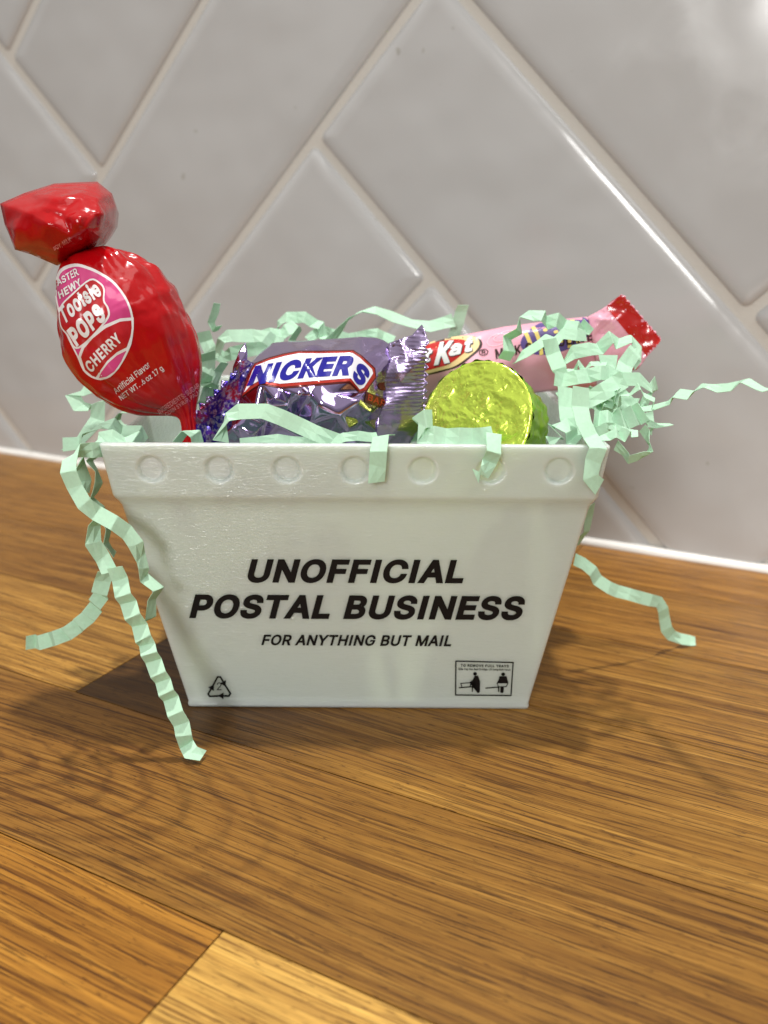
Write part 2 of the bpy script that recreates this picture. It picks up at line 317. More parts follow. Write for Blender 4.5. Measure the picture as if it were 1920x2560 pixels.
# letter outlines: advance width and closed outlines in thousandths of the letter size
GLYPHS = {
 ' ': (0.188, []),
 ',': (0.188, ["38,-119 68,71 137,71 84,-119"]),
 '.': (0.188, ["95,-4 86,-4 78,-1 70,3 63,9 57,16 53,24 50,32 50,41 50,50 53,59 57,66 63,73 70,79 78,83 86,86 95,87 104,86 113,83 121,79 128,73 134,66 138,59 140,50 141,41 140,32 138,24 134,16 128,9 121,3 113,-1 104,-4"]),
 '1': (0.453, ["76,0 76,55 391,55 391,0", "276,509 276,0 212,0 212,448 209,448 86,358 86,427 198,509"]),
 '2': (0.453, ["64,0 64,47 234,229 248,243 261,257 272,270 282,282 291,294 299,305 305,316 311,327 315,337 318,348 320,360 320,371 319,385 317,397 313,408 308,419 301,428 293,436 283,443 273,449 262,454 250,457 237,459 224,460 209,459 196,457 184,453 172,447 162,441 153,433 145,424 139,413 134,402 130,390 128,376 127,362 66,362 67,384 71,405 77,424 86,442 98,459 111,473 126,486 143,496 162,505 182,511 203,514 225,516 247,514 268,511 288,505 306,497 323,486 337,474 350,461 361,445 370,428 376,411 380,392 381,372 380,358 378,345 375,331 371,318 365,304 357,290 347,275 336,259 322,241 306,223 288,202 267,180 153,60 153,57 389,57 389,0"]),
 '6': (0.453, ["226,-7 203,-5 182,-1 161,5 142,15 125,26 109,40 96,56 84,74 75,94 69,115 65,138 64,162 65,180 68,199 73,219 80,239 89,261 102,285 118,311 137,340 252,509 322,509 151,261 145,261 149,268 154,275 159,281 165,288 172,293 179,299 187,303 196,307 205,310 214,312 224,314 235,314 257,313 278,309 298,303 316,295 332,284 346,271 359,257 370,240 378,221 384,201 388,180 389,157 388,134 384,112 377,92 368,73 356,55 343,39 327,26 310,14 291,5 271,-2 249,-6", "226,48 241,49 254,52 267,56 279,63 289,70 299,79 307,90 314,101 320,114 324,128 327,142 327,157 327,173 324,187 320,201 314,213 307,225 299,235 289,244 279,251 267,258 254,262 241,264 226,265 212,264 198,262 186,258 174,252 163,244 153,235 145,225 138,214 132,201 128,188 126,174 125,158 126,143 128,128 132,114 138,102 145,90 153,79 163,70 174,63 186,56 198,52 212,49"]),
 '7': (0.453, ["97,0 323,448 323,452 62,452 62,509 391,509 391,449 165,0"]),
 ':': (0.188, ["95,-4 86,-4 78,-1 70,3 63,9 57,16 53,24 50,32 50,41 50,50 53,59 57,66 63,73 70,79 78,83 86,86 95,87 104,86 113,83 121,79 128,73 134,66 138,59 140,50 141,41 140,32 138,24 134,16 128,9 121,3 113,-1 104,-4", "95,271 86,272 78,274 70,278 63,284 57,291 53,299 50,307 50,316 50,325 53,334 57,342 63,349 70,354 78,359 86,361 95,362 104,361 113,359 121,354 128,349 134,342 138,334 140,325 141,316 140,307 138,299 134,291 128,284 121,278 113,274 104,272"]),
 'A': (0.48, ["16,0 201,509 276,509 463,0 395,0 287,302 282,317 276,334 270,352 264,372 257,394 250,420 241,447 232,478 245,478 236,447 228,419 220,393 213,371 206,351 201,333 195,317 191,302 85,0", "110,142 110,199 370,199 370,142"]),
 'B': (0.456, ["60,0 60,509 241,509 266,508 289,504 310,499 329,491 345,481 359,469 371,456 381,442 388,426 394,410 397,392 398,374 397,358 395,344 392,331 387,320 380,310 373,301 365,293 356,286 347,280 336,275 326,270 315,267 315,262 327,261 339,257 351,252 363,245 374,237 385,227 394,216 402,203 409,189 414,173 417,155 418,136 417,117 413,100 408,83 400,67 390,52 377,39 362,28 344,18 324,10 301,4 275,1 247,0", "125,57 245,57 272,58 296,63 315,70 330,80 341,92 349,105 354,120 355,137 355,149 352,161 348,173 342,184 335,194 327,203 317,211 306,218 293,224 279,228 264,230 248,231 125,231", "125,285 238,285 252,286 265,288 277,291 288,296 299,302 308,309 316,317 323,326 329,337 333,348 335,359 336,372 334,388 330,403 323,417 313,429 299,439 283,446 263,450 240,452 125,452"]),
 'C': (0.51, ["267,-7 235,-5 205,1 177,11 150,25 126,42 104,63 86,88 70,115 57,146 48,179 42,215 40,254 42,293 48,329 57,362 70,393 86,421 104,445 126,466 150,484 177,498 205,508 235,514 267,516 286,515 305,513 323,509 340,504 357,498 373,490 388,481 402,471 415,460 427,447 438,433 448,418 456,402 463,385 469,367 473,348 408,348 405,361 401,373 395,384 389,395 382,404 375,413 366,421 357,428 348,435 337,440 327,445 315,449 304,452 292,454 280,455 267,456 245,454 223,450 203,443 184,432 166,419 150,403 137,385 125,364 116,340 109,314 105,285 103,254 105,223 109,194 116,168 125,145 137,123 151,105 166,89 184,76 203,66 223,59 245,54 267,53 280,53 292,55 304,57 315,60 327,64 337,69 348,74 357,81 366,88 375,96 382,105 389,114 395,125 401,136 405,148 408,160 473,160 469,142 463,124 457,107 448,91 438,76 428,62 416,49 402,38 388,28 373,19 357,11 341,5 323,0 305,-4 286,-6"]),
 'D': (0.502, ["219,0 96,0 96,57 215,57 244,58 272,63 296,70 318,81 337,94 354,110 368,128 379,149 388,172 394,198 398,226 399,255 398,285 394,312 388,337 379,361 368,381 354,399 338,415 320,428 299,438 275,446 249,450 221,452 93,452 93,509 225,509 261,507 294,501 325,492 353,478 377,461 399,441 418,418 433,391 446,361 455,329 460,293 462,255 460,217 455,181 446,149 433,119 417,92 398,68 376,48 351,31 322,17 291,8 256,2", "125,509 125,0 60,0 60,509"]),
 'E': (0.419, ["60,0 60,509 372,509 372,452 125,452 125,286 355,286 355,229 125,229 125,57 375,57 375,0"]),
 'F': (0.41, ["60,0 60,509 369,509 369,452 125,452 125,278 346,278 346,221 125,221 125,0"]),
 'G': (0.52, ["269,-7 236,-5 205,1 176,11 149,25 125,43 104,64 85,88 69,116 57,146 47,179 42,215 40,254 42,293 47,329 57,362 69,393 85,421 103,445 125,466 149,484 175,498 203,508 233,514 265,516 285,515 304,513 322,509 340,504 358,497 374,489 389,480 403,469 416,458 429,445 439,431 449,416 458,401 465,384 470,367 474,349 408,349 404,361 399,372 393,383 387,393 380,403 373,411 365,420 356,427 347,434 337,439 326,444 315,448 304,452 291,454 279,455 265,456 243,454 222,450 202,443 183,432 166,419 150,404 137,385 125,364 116,340 109,314 105,285 103,254 105,223 109,194 116,168 125,145 137,124 151,105 166,90 184,76 203,66 224,59 246,54 269,53 290,54 309,57 328,63 345,71 360,81 374,93 386,107 396,123 404,141 410,160 414,180 415,202 434,199 283,199 283,256 478,256 478,200 476,170 471,141 463,115 451,91 436,69 419,50 399,33 377,19 352,8 326,0 298,-5"]),
 'H': (0.517, ["60,0 60,509 125,509 125,289 392,289 392,509 457,509 457,0 392,0 392,232 125,232 125,0"]),
 'I': (0.205, ["70,0 70,509 136,509 136,0"]),
 'K': (0.467, ["104,145 104,216 113,228 122,239 130,250 139,261 148,272 157,282 165,293 174,303 184,314 193,324 202,334 212,344 364,509 448,509 231,276 228,276", "60,0 60,509 125,509 125,334 124,225 125,193 125,0", "372,0 188,259 228,309 449,0"]),
 'L': (0.393, ["60,0 60,509 125,509 125,57 361,57 361,0"]),
 'M': (0.628, ["60,0 60,509 152,509 277,187 287,159 299,123 311,84 322,49 307,49 318,83 330,121 342,158 352,187 476,509 568,509 568,0 504,0 504,291 504,327 505,369 506,413 507,457 513,457 509,445 505,433 502,421 498,409 482,363 467,322 456,291 342,0 286,0 170,291 159,321 145,361 129,408 112,457 119,457 120,416 121,372 122,328 122,291 122,0"]),
 'N': (0.523, ["60,0 60,509 136,509 343,183 347,176 352,169 357,160 363,151 369,141 375,130 381,119 388,107 394,94 401,82 407,68 414,55 405,54 403,68 402,81 401,95 401,108 400,121 400,134 399,146 399,157 399,195 399,509 463,509 463,0 387,0 202,290 177,331 171,342 164,354 156,367 148,381 108,452 119,454 122,384 124,328 125,291 125,0"]),
 'O': (0.533, ["267,-7 235,-5 205,1 177,11 150,25 126,42 105,63 86,88 70,115 57,146 48,179 42,215 40,254 42,293 48,329 57,362 70,393 86,421 105,445 126,466 150,484 177,498 205,508 235,514 267,516 299,514 329,508 357,498 384,484 408,466 429,445 448,421 464,393 477,362 486,329 491,293 493,254 491,215 486,179 477,146 464,115 448,88 429,63 408,42 384,25 357,11 329,1 299,-5", "267,53 289,54 310,59 330,66 349,76 367,89 383,105 396,123 408,144 418,168 425,194 429,223 430,254 429,286 425,314 418,341 408,365 396,386 383,404 367,420 349,433 330,443 310,450 289,454 267,456 245,454 223,450 203,443 184,433 167,420 151,404 137,385 125,364 116,340 109,314 105,285 103,254 105,223 109,194 116,168 125,144 137,123 151,105 167,89 184,76 203,66 223,59 245,54"]),
 'P': (0.445, ["60,0 60,509 235,509 263,507 289,503 312,497 332,487 350,476 366,462 379,447 390,430 398,411 404,391 407,370 409,348 407,325 404,304 398,284 390,265 379,248 366,233 350,219 332,207 312,198 289,191 263,187 235,186 109,186 109,242 233,242 252,243 269,246 284,250 297,256 308,264 318,272 327,282 333,294 338,306 342,319 344,333 344,348 344,362 342,376 338,389 333,402 326,413 318,423 308,431 297,439 284,444 268,449 251,451 232,452 125,452 125,0"]),
 'R': (0.449, ["60,0 60,509 236,509 264,507 290,504 313,497 333,489 351,478 367,465 380,450 390,433 399,415 405,395 408,374 409,352 408,330 405,309 399,290 390,271 380,255 367,240 351,228 333,217 312,209 289,203 264,199 236,198 96,198 96,255 234,255 252,256 269,258 284,262 298,267 309,273 319,281 327,290 334,300 339,312 342,324 344,338 345,352 344,367 342,380 339,393 334,405 327,415 319,425 309,433 298,440 284,445 269,449 252,451 233,452 125,452 125,0", "353,0 230,229 303,229 428,0"]),
 'S': (0.447, ["224,-9 197,-8 172,-4 149,1 128,9 108,19 91,31 76,45 64,60 54,77 46,96 41,115 38,137 104,137 107,123 110,110 116,98 123,88 132,79 142,71 154,64 166,59 180,55 194,52 209,50 224,49 241,50 257,52 272,55 286,60 299,66 311,74 321,82 329,92 336,102 341,114 345,126 346,139 345,151 342,161 338,171 332,179 325,186 316,193 307,199 296,205 284,209 272,214 259,218 245,222 184,239 154,249 128,260 105,274 86,289 71,307 60,326 54,348 52,372 53,393 58,413 65,431 75,448 87,463 102,476 119,488 138,498 158,506 180,511 203,514 227,516 252,514 275,511 296,505 316,498 334,488 351,476 365,463 377,449 387,433 394,415 399,397 401,378 337,378 334,396 326,412 316,426 302,437 286,447 267,453 247,457 225,459 209,458 194,456 180,452 167,448 156,442 145,435 136,427 129,418 123,409 118,398 116,387 115,376 116,363 119,352 124,342 131,334 139,326 148,319 158,313 169,308 180,304 191,300 202,296 212,293 264,279 276,276 287,272 299,268 312,264 324,258 336,252 347,245 359,238 369,229 379,220 387,209 395,198 401,185 405,171 407,155 408,139 407,118 403,99 396,81 386,64 374,48 360,34 343,21 323,11 302,2 278,-4 252,-8"]),
 'T': (0.449, ["32,452 32,509 417,509 417,452 257,452 257,0 193,0 193,452"]),
 'U': (0.517, ["259,-8 230,-7 203,-2 177,5 154,15 133,28 114,43 98,60 85,80 74,101 66,124 62,148 60,173 60,509 124,509 124,178 125,160 128,144 133,128 141,113 150,99 160,87 173,77 187,68 203,61 220,56 239,53 259,52 279,53 298,56 315,61 331,68 345,77 357,87 368,99 377,113 384,128 389,144 392,160 393,178 393,509 457,509 457,173 456,148 451,124 443,101 433,80 419,60 403,43 384,28 363,15 340,5 315,-2 288,-7"]),
 'V': (0.48, ["204,0 16,509 84,509 192,206 197,192 203,176 209,158 215,137 222,115 230,89 239,61 248,31 235,31 244,62 252,90 260,115 267,138 274,158 279,176 285,192 290,206 395,509 463,509 278,0"]),
 'W': (0.686, ["155,0 16,509 82,509 163,196 166,183 170,171 173,158 175,145 187,94 189,80 192,67 195,53 197,40 189,40 192,53 194,67 197,80 200,94 203,107 205,120 208,133 211,145 224,196 306,509 380,509 462,196 465,183 468,171 471,158 474,145 486,94 489,80 492,67 494,53 497,40 488,40 491,53 493,67 496,80 499,94 502,107 504,120 507,133 510,145 523,196 603,509 670,509 530,0 455,0 368,323 363,339 359,356 355,373 351,391 347,410 344,431 340,452 336,475 350,475 346,453 342,433 339,413 335,395 331,377 327,359 323,341 318,323 230,0"]),
 'Y': (0.472, ["203,0 203,208 16,509 91,509 192,344 200,331 208,318 215,305 222,292 229,279 236,264 243,248 250,230 224,230 231,248 237,265 244,280 251,293 258,306 265,318 273,331 280,344 381,509 455,509 268,208 268,0"]),
 'a': (0.389, ["160,-9 142,-8 126,-5 110,-1 94,5 80,12 68,22 57,32 48,45 40,58 35,73 31,90 30,108 31,123 34,138 38,150 43,161 50,171 58,179 67,187 78,193 89,199 100,203 112,207 125,211 138,213 152,216 165,218 178,220 234,227 244,228 252,230 259,232 265,235 270,238 273,243 275,248 276,255 276,257 275,268 273,279 271,288 267,297 262,304 256,311 248,317 240,322 230,326 220,329 208,330 196,331 183,330 171,329 159,326 149,322 140,318 132,313 124,307 118,301 112,294 107,288 103,281 100,274 41,291 48,308 57,322 67,335 79,346 91,355 104,364 118,370 133,375 148,379 163,382 179,384 194,384 204,384 215,383 227,382 239,379 251,376 263,372 275,367 286,360 296,353 306,343 315,333 322,320 329,306 333,290 336,272 337,251 337,0 277,0 277,52 272,52 269,45 264,38 258,32 252,25 244,18 236,12 226,6 215,1 203,-3 190,-6 176,-8", "170,45 187,46 202,49 216,53 228,59 239,66 248,74 257,83 263,93 269,104 272,115 275,126 276,138 276,190 273,188 270,186 265,184 259,182 253,180 246,179 239,177 231,176 200,171 175,168 165,166 154,164 144,162 134,159 125,155 117,150 110,145 103,139 98,132 95,124 93,115 92,105 92,95 94,87 98,79 102,72 107,66 114,61 121,56 130,52 139,49 149,47 159,46"]),
 'c': (0.396, ["207,-8 182,-7 159,-2 137,6 117,16 98,30 82,46 68,64 56,85 46,108 40,133 36,159 34,187 36,216 40,243 46,268 56,291 68,312 82,330 98,346 117,360 137,371 159,378 182,383 207,384 221,384 234,383 247,380 260,377 272,373 284,368 295,362 305,356 315,349 324,341 332,332 340,322 347,312 353,301 358,289 362,277 303,262 301,269 298,276 294,283 290,289 286,295 281,301 276,306 270,311 264,315 257,319 250,322 242,325 234,327 226,329 217,329 207,330 189,329 173,325 158,319 145,310 134,300 124,287 115,274 108,258 103,242 99,224 97,206 96,187 97,169 99,151 103,134 108,117 115,102 124,89 134,76 145,66 158,57 173,51 189,48 207,46 217,47 226,48 234,49 243,52 250,54 258,58 264,62 271,66 277,71 282,76 287,82 292,89 296,95 299,102 302,110 304,117 363,102 359,90 354,78 348,67 341,56 334,46 325,37 316,29 306,21 296,15 285,9 273,4 261,-1 248,-4 235,-6 221,-8"]),
 'd': (0.424, ["195,-8 172,-7 151,-2 130,5 111,16 94,29 79,45 66,64 55,84 46,108 39,133 35,160 34,189 35,218 39,245 46,270 55,293 66,313 79,332 95,347 112,361 131,371 151,378 173,383 196,384 213,384 228,381 241,378 253,373 263,367 272,360 280,353 287,346 293,338 298,331 303,325 306,319 311,319 311,509 372,509 372,0 313,0 313,59 307,59 303,53 298,46 293,39 287,31 280,24 272,17 263,10 252,4 241,-1 227,-5 212,-7", "205,47 221,48 236,51 250,57 263,65 274,75 284,86 293,100 299,115 305,132 309,150 311,169 312,189 311,210 309,229 305,247 300,263 293,278 284,291 275,302 263,312 251,320 237,325 221,329 205,330 187,329 172,325 157,319 145,311 133,301 124,290 115,276 108,261 103,245 99,227 97,209 96,189 97,170 99,151 103,133 109,117 115,101 124,88 134,76 145,66 158,57 172,51 188,48"]),
 'e': (0.404, ["212,-8 185,-7 161,-2 138,6 117,16 98,30 82,46 68,64 56,85 46,108 40,132 35,159 34,187 35,215 39,242 46,267 55,290 67,311 81,329 97,346 115,359 135,370 157,378 180,383 205,384 221,384 236,382 251,379 266,374 280,368 294,361 307,351 319,341 331,329 341,315 350,299 357,282 363,263 368,242 370,219 371,194 371,169 75,169 75,221 338,221 310,202 309,220 307,237 303,254 298,269 291,282 283,294 273,305 263,314 250,321 237,326 222,329 205,330 189,329 173,326 159,321 146,313 135,304 125,294 116,282 109,270 103,256 99,241 97,226 96,211 96,178 97,157 100,139 104,122 110,106 118,92 128,80 139,70 151,61 165,55 179,50 195,47 212,46 224,47 234,48 244,50 254,53 263,56 271,61 278,66 285,73 292,80 297,88 302,96 306,105 365,91 360,77 353,63 345,51 335,39 324,29 311,19 298,11 283,4 266,-1 249,-5 231,-7"]),
 'f': (0.254, ["228,379 228,327 6,327 6,379", "81,0 81,432 82,447 84,461 89,474 96,486 104,496 113,505 124,513 135,519 148,524 161,527 174,529 187,530 197,530 207,529 215,528 222,527 229,525 234,524 239,522 243,521 227,468 215,472 211,473 206,473 200,474 195,474 182,473 171,470 162,466 154,460 149,452 145,443 142,431 142,419 142,0"]),
 'g': (0.425, ["207,-151 187,-150 168,-148 150,-144 134,-140 119,-134 105,-127 93,-119 82,-110 73,-101 64,-91 57,-80 51,-69 101,-41 106,-47 110,-53 116,-59 122,-66 128,-72 136,-78 145,-83 154,-88 165,-92 178,-95 192,-97 207,-97 229,-96 249,-92 267,-85 282,-75 295,-62 304,-47 310,-28 311,-6 311,68 306,68 302,62 298,56 293,49 287,41 280,34 272,28 263,21 252,16 241,11 227,8 212,5 195,5 173,6 152,10 132,17 113,27 95,39 80,53 67,71 55,90 46,112 39,136 35,163 34,191 35,220 39,246 46,271 55,293 66,314 80,332 95,347 112,361 131,371 152,378 173,383 196,384 213,384 228,382 242,378 253,373 264,367 273,360 281,353 288,346 294,338 299,331 304,325 308,319 313,319 313,379 372,379 372,-9 371,-32 367,-54 360,-73 350,-90 338,-104 324,-117 308,-127 291,-136 271,-142 251,-147 229,-150", "205,59 222,60 237,63 251,68 264,75 275,84 285,95 293,107 300,121 305,137 309,154 312,172 312,193 312,212 309,231 305,248 300,264 293,278 285,291 275,303 264,312 251,320 237,325 222,329 205,330 188,329 172,325 158,320 145,312 134,302 124,290 115,277 109,262 103,246 99,229 97,212 96,193 97,173 99,155 103,138 109,123 116,108 124,96 134,85 145,76 158,68 172,63 188,60"]),
 'h': (0.41, ["114,227 114,0 53,0 53,509 114,509 114,287 102,287 112,312 124,332 137,349 152,362 169,372 187,379 207,383 227,384 246,383 264,380 280,376 295,369 309,360 321,349 332,336 341,321 348,304 353,285 356,264 357,240 357,0 296,0 296,235 295,256 290,275 283,291 273,304 260,315 246,323 229,328 210,329 197,328 184,326 172,322 161,317 150,311 141,303 133,293 126,283 121,271 117,257 114,243"]),
 'i': (0.167, ["53,0 53,379 114,379 114,0", "84,443 75,444 67,446 60,449 54,455 48,461 44,468 42,475 41,483 42,491 44,499 48,506 54,512 60,517 67,521 75,523 84,524 92,523 100,521 107,517 114,512 119,506 123,499 126,491 126,483 126,475 123,468 119,461 114,455 107,449 100,446 92,444"]),
 'l': (0.189, ["139,-2 119,-1 101,3 86,10 74,20 65,33 58,47 54,65 53,84 53,509 114,509 114,99 114,87 115,77 117,68 120,62 124,58 130,54 137,53 146,52 160,53 170,54 181,3 162,-1 156,-2 151,-2 145,-2"]),
 'n': (0.41, ["114,227 114,0 53,0 53,379 112,379 112,287 102,287 112,312 124,332 137,349 152,362 169,372 187,379 207,383 227,384 246,383 264,380 280,376 295,369 309,360 321,349 332,336 341,321 348,304 353,285 356,264 357,240 357,0 296,0 296,235 295,256 290,275 283,291 273,304 260,315 246,323 229,328 210,329 197,328 184,326 172,322 161,317 150,311 141,303 133,293 126,283 121,271 117,257 114,243"]),
 'o': (0.415, ["207,-8 182,-7 159,-2 137,6 117,16 98,30 82,46 68,64 56,85 46,108 40,133 36,159 34,187 36,216 40,243 46,268 56,291 68,312 82,330 98,346 117,360 137,371 159,378 182,383 207,384 233,383 256,378 278,371 299,360 317,346 333,330 347,312 359,291 369,268 376,243 380,216 381,187 380,159 376,133 369,108 359,85 347,64 333,46 317,30 299,16 278,6 256,-2 233,-7", "207,46 226,48 242,51 257,57 270,66 282,76 292,89 300,102 307,117 312,134 316,151 318,169 319,187 318,206 316,224 312,242 307,258 300,274 292,287 282,300 270,310 257,319 242,325 226,329 207,330 189,329 173,325 158,319 145,310 134,300 124,287 115,274 108,258 103,242 99,224 97,206 96,187 97,169 99,151 103,134 108,117 115,102 124,89 134,76 145,66 158,57 173,51 189,48"]),
 'r': (0.259, ["53,0 53,379 112,379 112,321 115,321 122,335 130,347 140,358 152,367 166,375 181,380 196,384 213,385 229,384 243,384 243,322 230,324 224,325 219,325 213,326 207,326 194,325 182,323 170,319 159,315 149,309 140,301 132,293 126,284 121,273 117,262 114,250 114,237 114,0"]),
 's': (0.365, ["182,-8 163,-7 145,-5 128,-2 112,3 98,10 84,18 72,27 62,38 53,50 45,63 40,78 36,94 94,107 99,92 105,79 114,69 124,60 136,54 150,49 165,46 181,45 200,46 217,50 232,55 244,62 255,71 262,81 267,91 268,103 267,112 265,121 260,129 254,136 246,142 237,147 225,151 212,155 149,170 125,177 104,186 87,196 72,208 61,222 53,237 48,255 47,274 48,290 51,305 57,319 65,332 75,343 87,354 100,363 115,370 131,377 149,381 167,384 187,384 206,384 223,381 239,378 254,372 267,366 279,358 290,349 299,339 307,328 314,316 319,303 324,290 268,277 264,288 258,298 251,307 243,316 232,323 219,328 205,331 187,333 171,332 156,329 143,324 131,317 121,308 114,299 110,289 109,277 110,267 112,258 117,250 124,243 133,237 144,232 157,227 172,223 229,209 254,202 275,194 292,183 306,171 317,158 325,142 330,125 331,107 330,90 326,75 321,61 312,47 302,35 290,24 276,15 260,6 242,0 223,-5 203,-7"]),
 't': (0.227, ["204,379 204,327 6,327 6,379", "65,471 126,471 126,98 127,86 128,76 132,68 136,61 142,56 150,53 159,51 170,50 185,51 202,54 213,2 208,0 203,-1 198,-2 192,-3 186,-3 180,-4 174,-4 168,-4 145,-3 125,2 107,10 92,21 80,35 72,52 67,71 65,93"]),
 'u': (0.41, ["182,-5 164,-4 146,-1 130,4 115,11 101,20 89,31 78,44 69,59 62,76 57,95 54,116 53,139 53,379 114,379 114,144 115,123 119,105 127,89 137,75 150,64 164,56 181,52 200,50 213,51 226,53 238,57 249,62 259,69 268,77 276,86 283,97 289,109 293,122 295,137 296,153 296,379 357,379 357,0 298,0 298,92 307,92 297,67 286,47 272,30 257,17 240,7 222,0 203,-4"]),
 'v': (0.389, ["163,0 17,379 84,379 165,155 171,138 177,121 182,104 187,87 191,70 196,53 201,37 206,21 184,21 189,37 194,53 198,70 203,87 207,104 213,121 218,138 224,155 305,379 371,379 226,0"]),
 'y': (0.389, ["47,-139 61,-86 71,-87 80,-89 88,-90 96,-90 104,-89 111,-87 118,-84 124,-80 130,-74 136,-67 141,-58 146,-48 151,-36 163,-1 17,379 84,379 165,155 171,138 177,121 182,104 187,87 191,70 196,53 201,37 206,21 184,21 188,37 193,53 198,70 202,87 207,104 212,121 218,138 224,155 305,379 371,379 204,-58 198,-72 191,-85 184,-97 177,-107 168,-116 159,-124 150,-130 139,-136 128,-140 117,-143 104,-145 91,-145 84,-145 77,-145 71,-144 65,-143 59,-142 54,-141 51,-140"]),
 'z': (0.38, ["42,0 42,46 254,320 254,323 48,323 48,379 333,379 333,331 126,60 126,56 339,56 339,0"]),
}
def fatten(P, w):
    "moves a closed outline outwards by w along its mitred normals"
    out = []; n = len(P)
    for k in range(n):
        a, b, c = Vector(P[k-1]), Vector(P[k]), Vector(P[(k+1) % n])
        d1 = (b-a).normalized(); d2 = (c-b).normalized(); n1 = Vector((-d1.y, d1.x)); n2 = Vector((-d2.y, d2.x))
        m = n1+n2
        if m.length < 0.3: m = n1
        m.normalize(); out.append(b + m*min(2.0*w, w/max(0.45, m.dot(n1))))
    return out
def inside(p, loops):
    wn_ = 0
    for L in loops:
        for a, b in zip(L, L[1:]+L[:1]):
            if (a[1] <= p[1]) != (b[1] <= p[1]):
                cr = (b[0]-a[0])*(p[1]-a[1]) - (p[0]-a[0])*(b[1]-a[1])
                if a[1] <= p[1] and cr > 0: wn_ += 1
                elif a[1] > p[1] and cr < 0: wn_ -= 1
    return wn_ != 0
def text_bm(body, weight=0.03, space=1.0, shear=0.0):
    "letters as flat faces, their outline box scaled to 0..1 x 0..1 (y up)"
    bm = bmesh.new(); x = 0.0
    for ch in body:
        a, loops = GLYPHS[ch]
        Ls = []
        for L in loops:
            P = [tuple(int(k)/1000 for k in p.split(',')) for p in L.split()]
            Ls.append([tuple(q) for q in fatten(P, weight)] if weight else P)
        if Ls:
            vs, ed = [], []
            for L in Ls:
                k0 = len(vs); vs += [Vector(q) for q in L]; ed += [(k0+i_, k0+(i_+1) % len(L)) for i_ in range(len(L))]
            v, e, f, _, _, _ = delaunay_2d_cdt(vs, ed, [], 0, 1e-6)
            bv = {}
            for t in f:
                c = ((v[t[0]].x+v[t[1]].x+v[t[2]].x)/3, (v[t[0]].y+v[t[1]].y+v[t[2]].y)/3)
                if inside(c, Ls):
                    for k in t:
                        if k not in bv: bv[k] = bm.verts.new((x+v[k].x, v[k].y, 0))
                    bm.faces.new([bv[k] for k in t])
        x += a*space + weight*1.6
    for v in bm.verts: v.co.x += shear*v.co.y
    xs = [v.co.x for v in bm.verts]; ys = [v.co.y for v in bm.verts]
    x0, x1, y0, y1 = min(xs), max(xs), min(ys), max(ys)
    for v in bm.verts: v.co = Vector(((v.co.x-x0)/(x1-x0), (v.co.y-y0)/(y1-y0), 0))
    return bm
def to_quad(bm, bl, br, tl, tr, bow=0.0):
    bl, br, tl, tr = (Vector(p) for p in (bl, br, tl, tr))
    upv = ((tl-bl)+(tr-br))/2
    for v in bm.verts:
        a, b = v.co.x, v.co.y
        p = bl*(1-a)*(1-b) + br*a*(1-b) + tl*(1-a)*b + tr*a*b + upv*bow*math.sin(math.pi*a)
        v.co = Vector((p.x, p.y, 0))
    return bm
def poly_bm(*polys):
    bm = bmesh.new()
    for p in polys:
        bm.faces.new([bm.verts.new((x, y, 0)) for x, y in p])
    return bm
def ellipse(cx, cy, a, b, ang=0, n=40):
    ca, sa = math.cos(math.radians(ang)), math.sin(math.radians(ang))
    return [(cx + a*math.cos(t)*ca - b*math.sin(t)*sa, cy + a*math.cos(t)*sa + b*math.sin(t)*ca) for t in (2*math.pi*i/n for i in range(n))]
def smooth_loop(pts, k=6):
    out = []; n = len(pts)
    for i in range(n):
        p0, p1, p2, p3 = (Vector(pts[(i+j-1) % n]) for j in range(4))
        for s in range(k):
            t = s/k
            q = 0.5*((2*p1) + (p2-p0)*t + (2*p0-5*p1+4*p2-p3)*t*t + (3*p1-p0-3*p2+p3)*t**3)
            out.append((q.x, q.y))
    return out
def stroke(pts, w):
    "a line of width w as quads"
    out = []
    for (x0, y0), (x1, y1) in zip(pts, pts[1:]):
        d = Vector((x1-x0, y1-y0)); L = d.length or 1; d /= L; nrm = Vector((-d.y, d.x))*w/2; e = d*w*0.3
        out.append([(x0+nrm.x-e.x, y0+nrm.y-e.y), (x1+nrm.x+e.x, y1+nrm.y+e.y), (x1-nrm.x+e.x, y1-nrm.y+e.y), (x0-nrm.x-e.x, y0-nrm.y-e.y)])
    return out

ink_black = Mat('black_print', (0.004, 0.004, 0.005), 0.5, Specular_IOR_Level=0.25).m

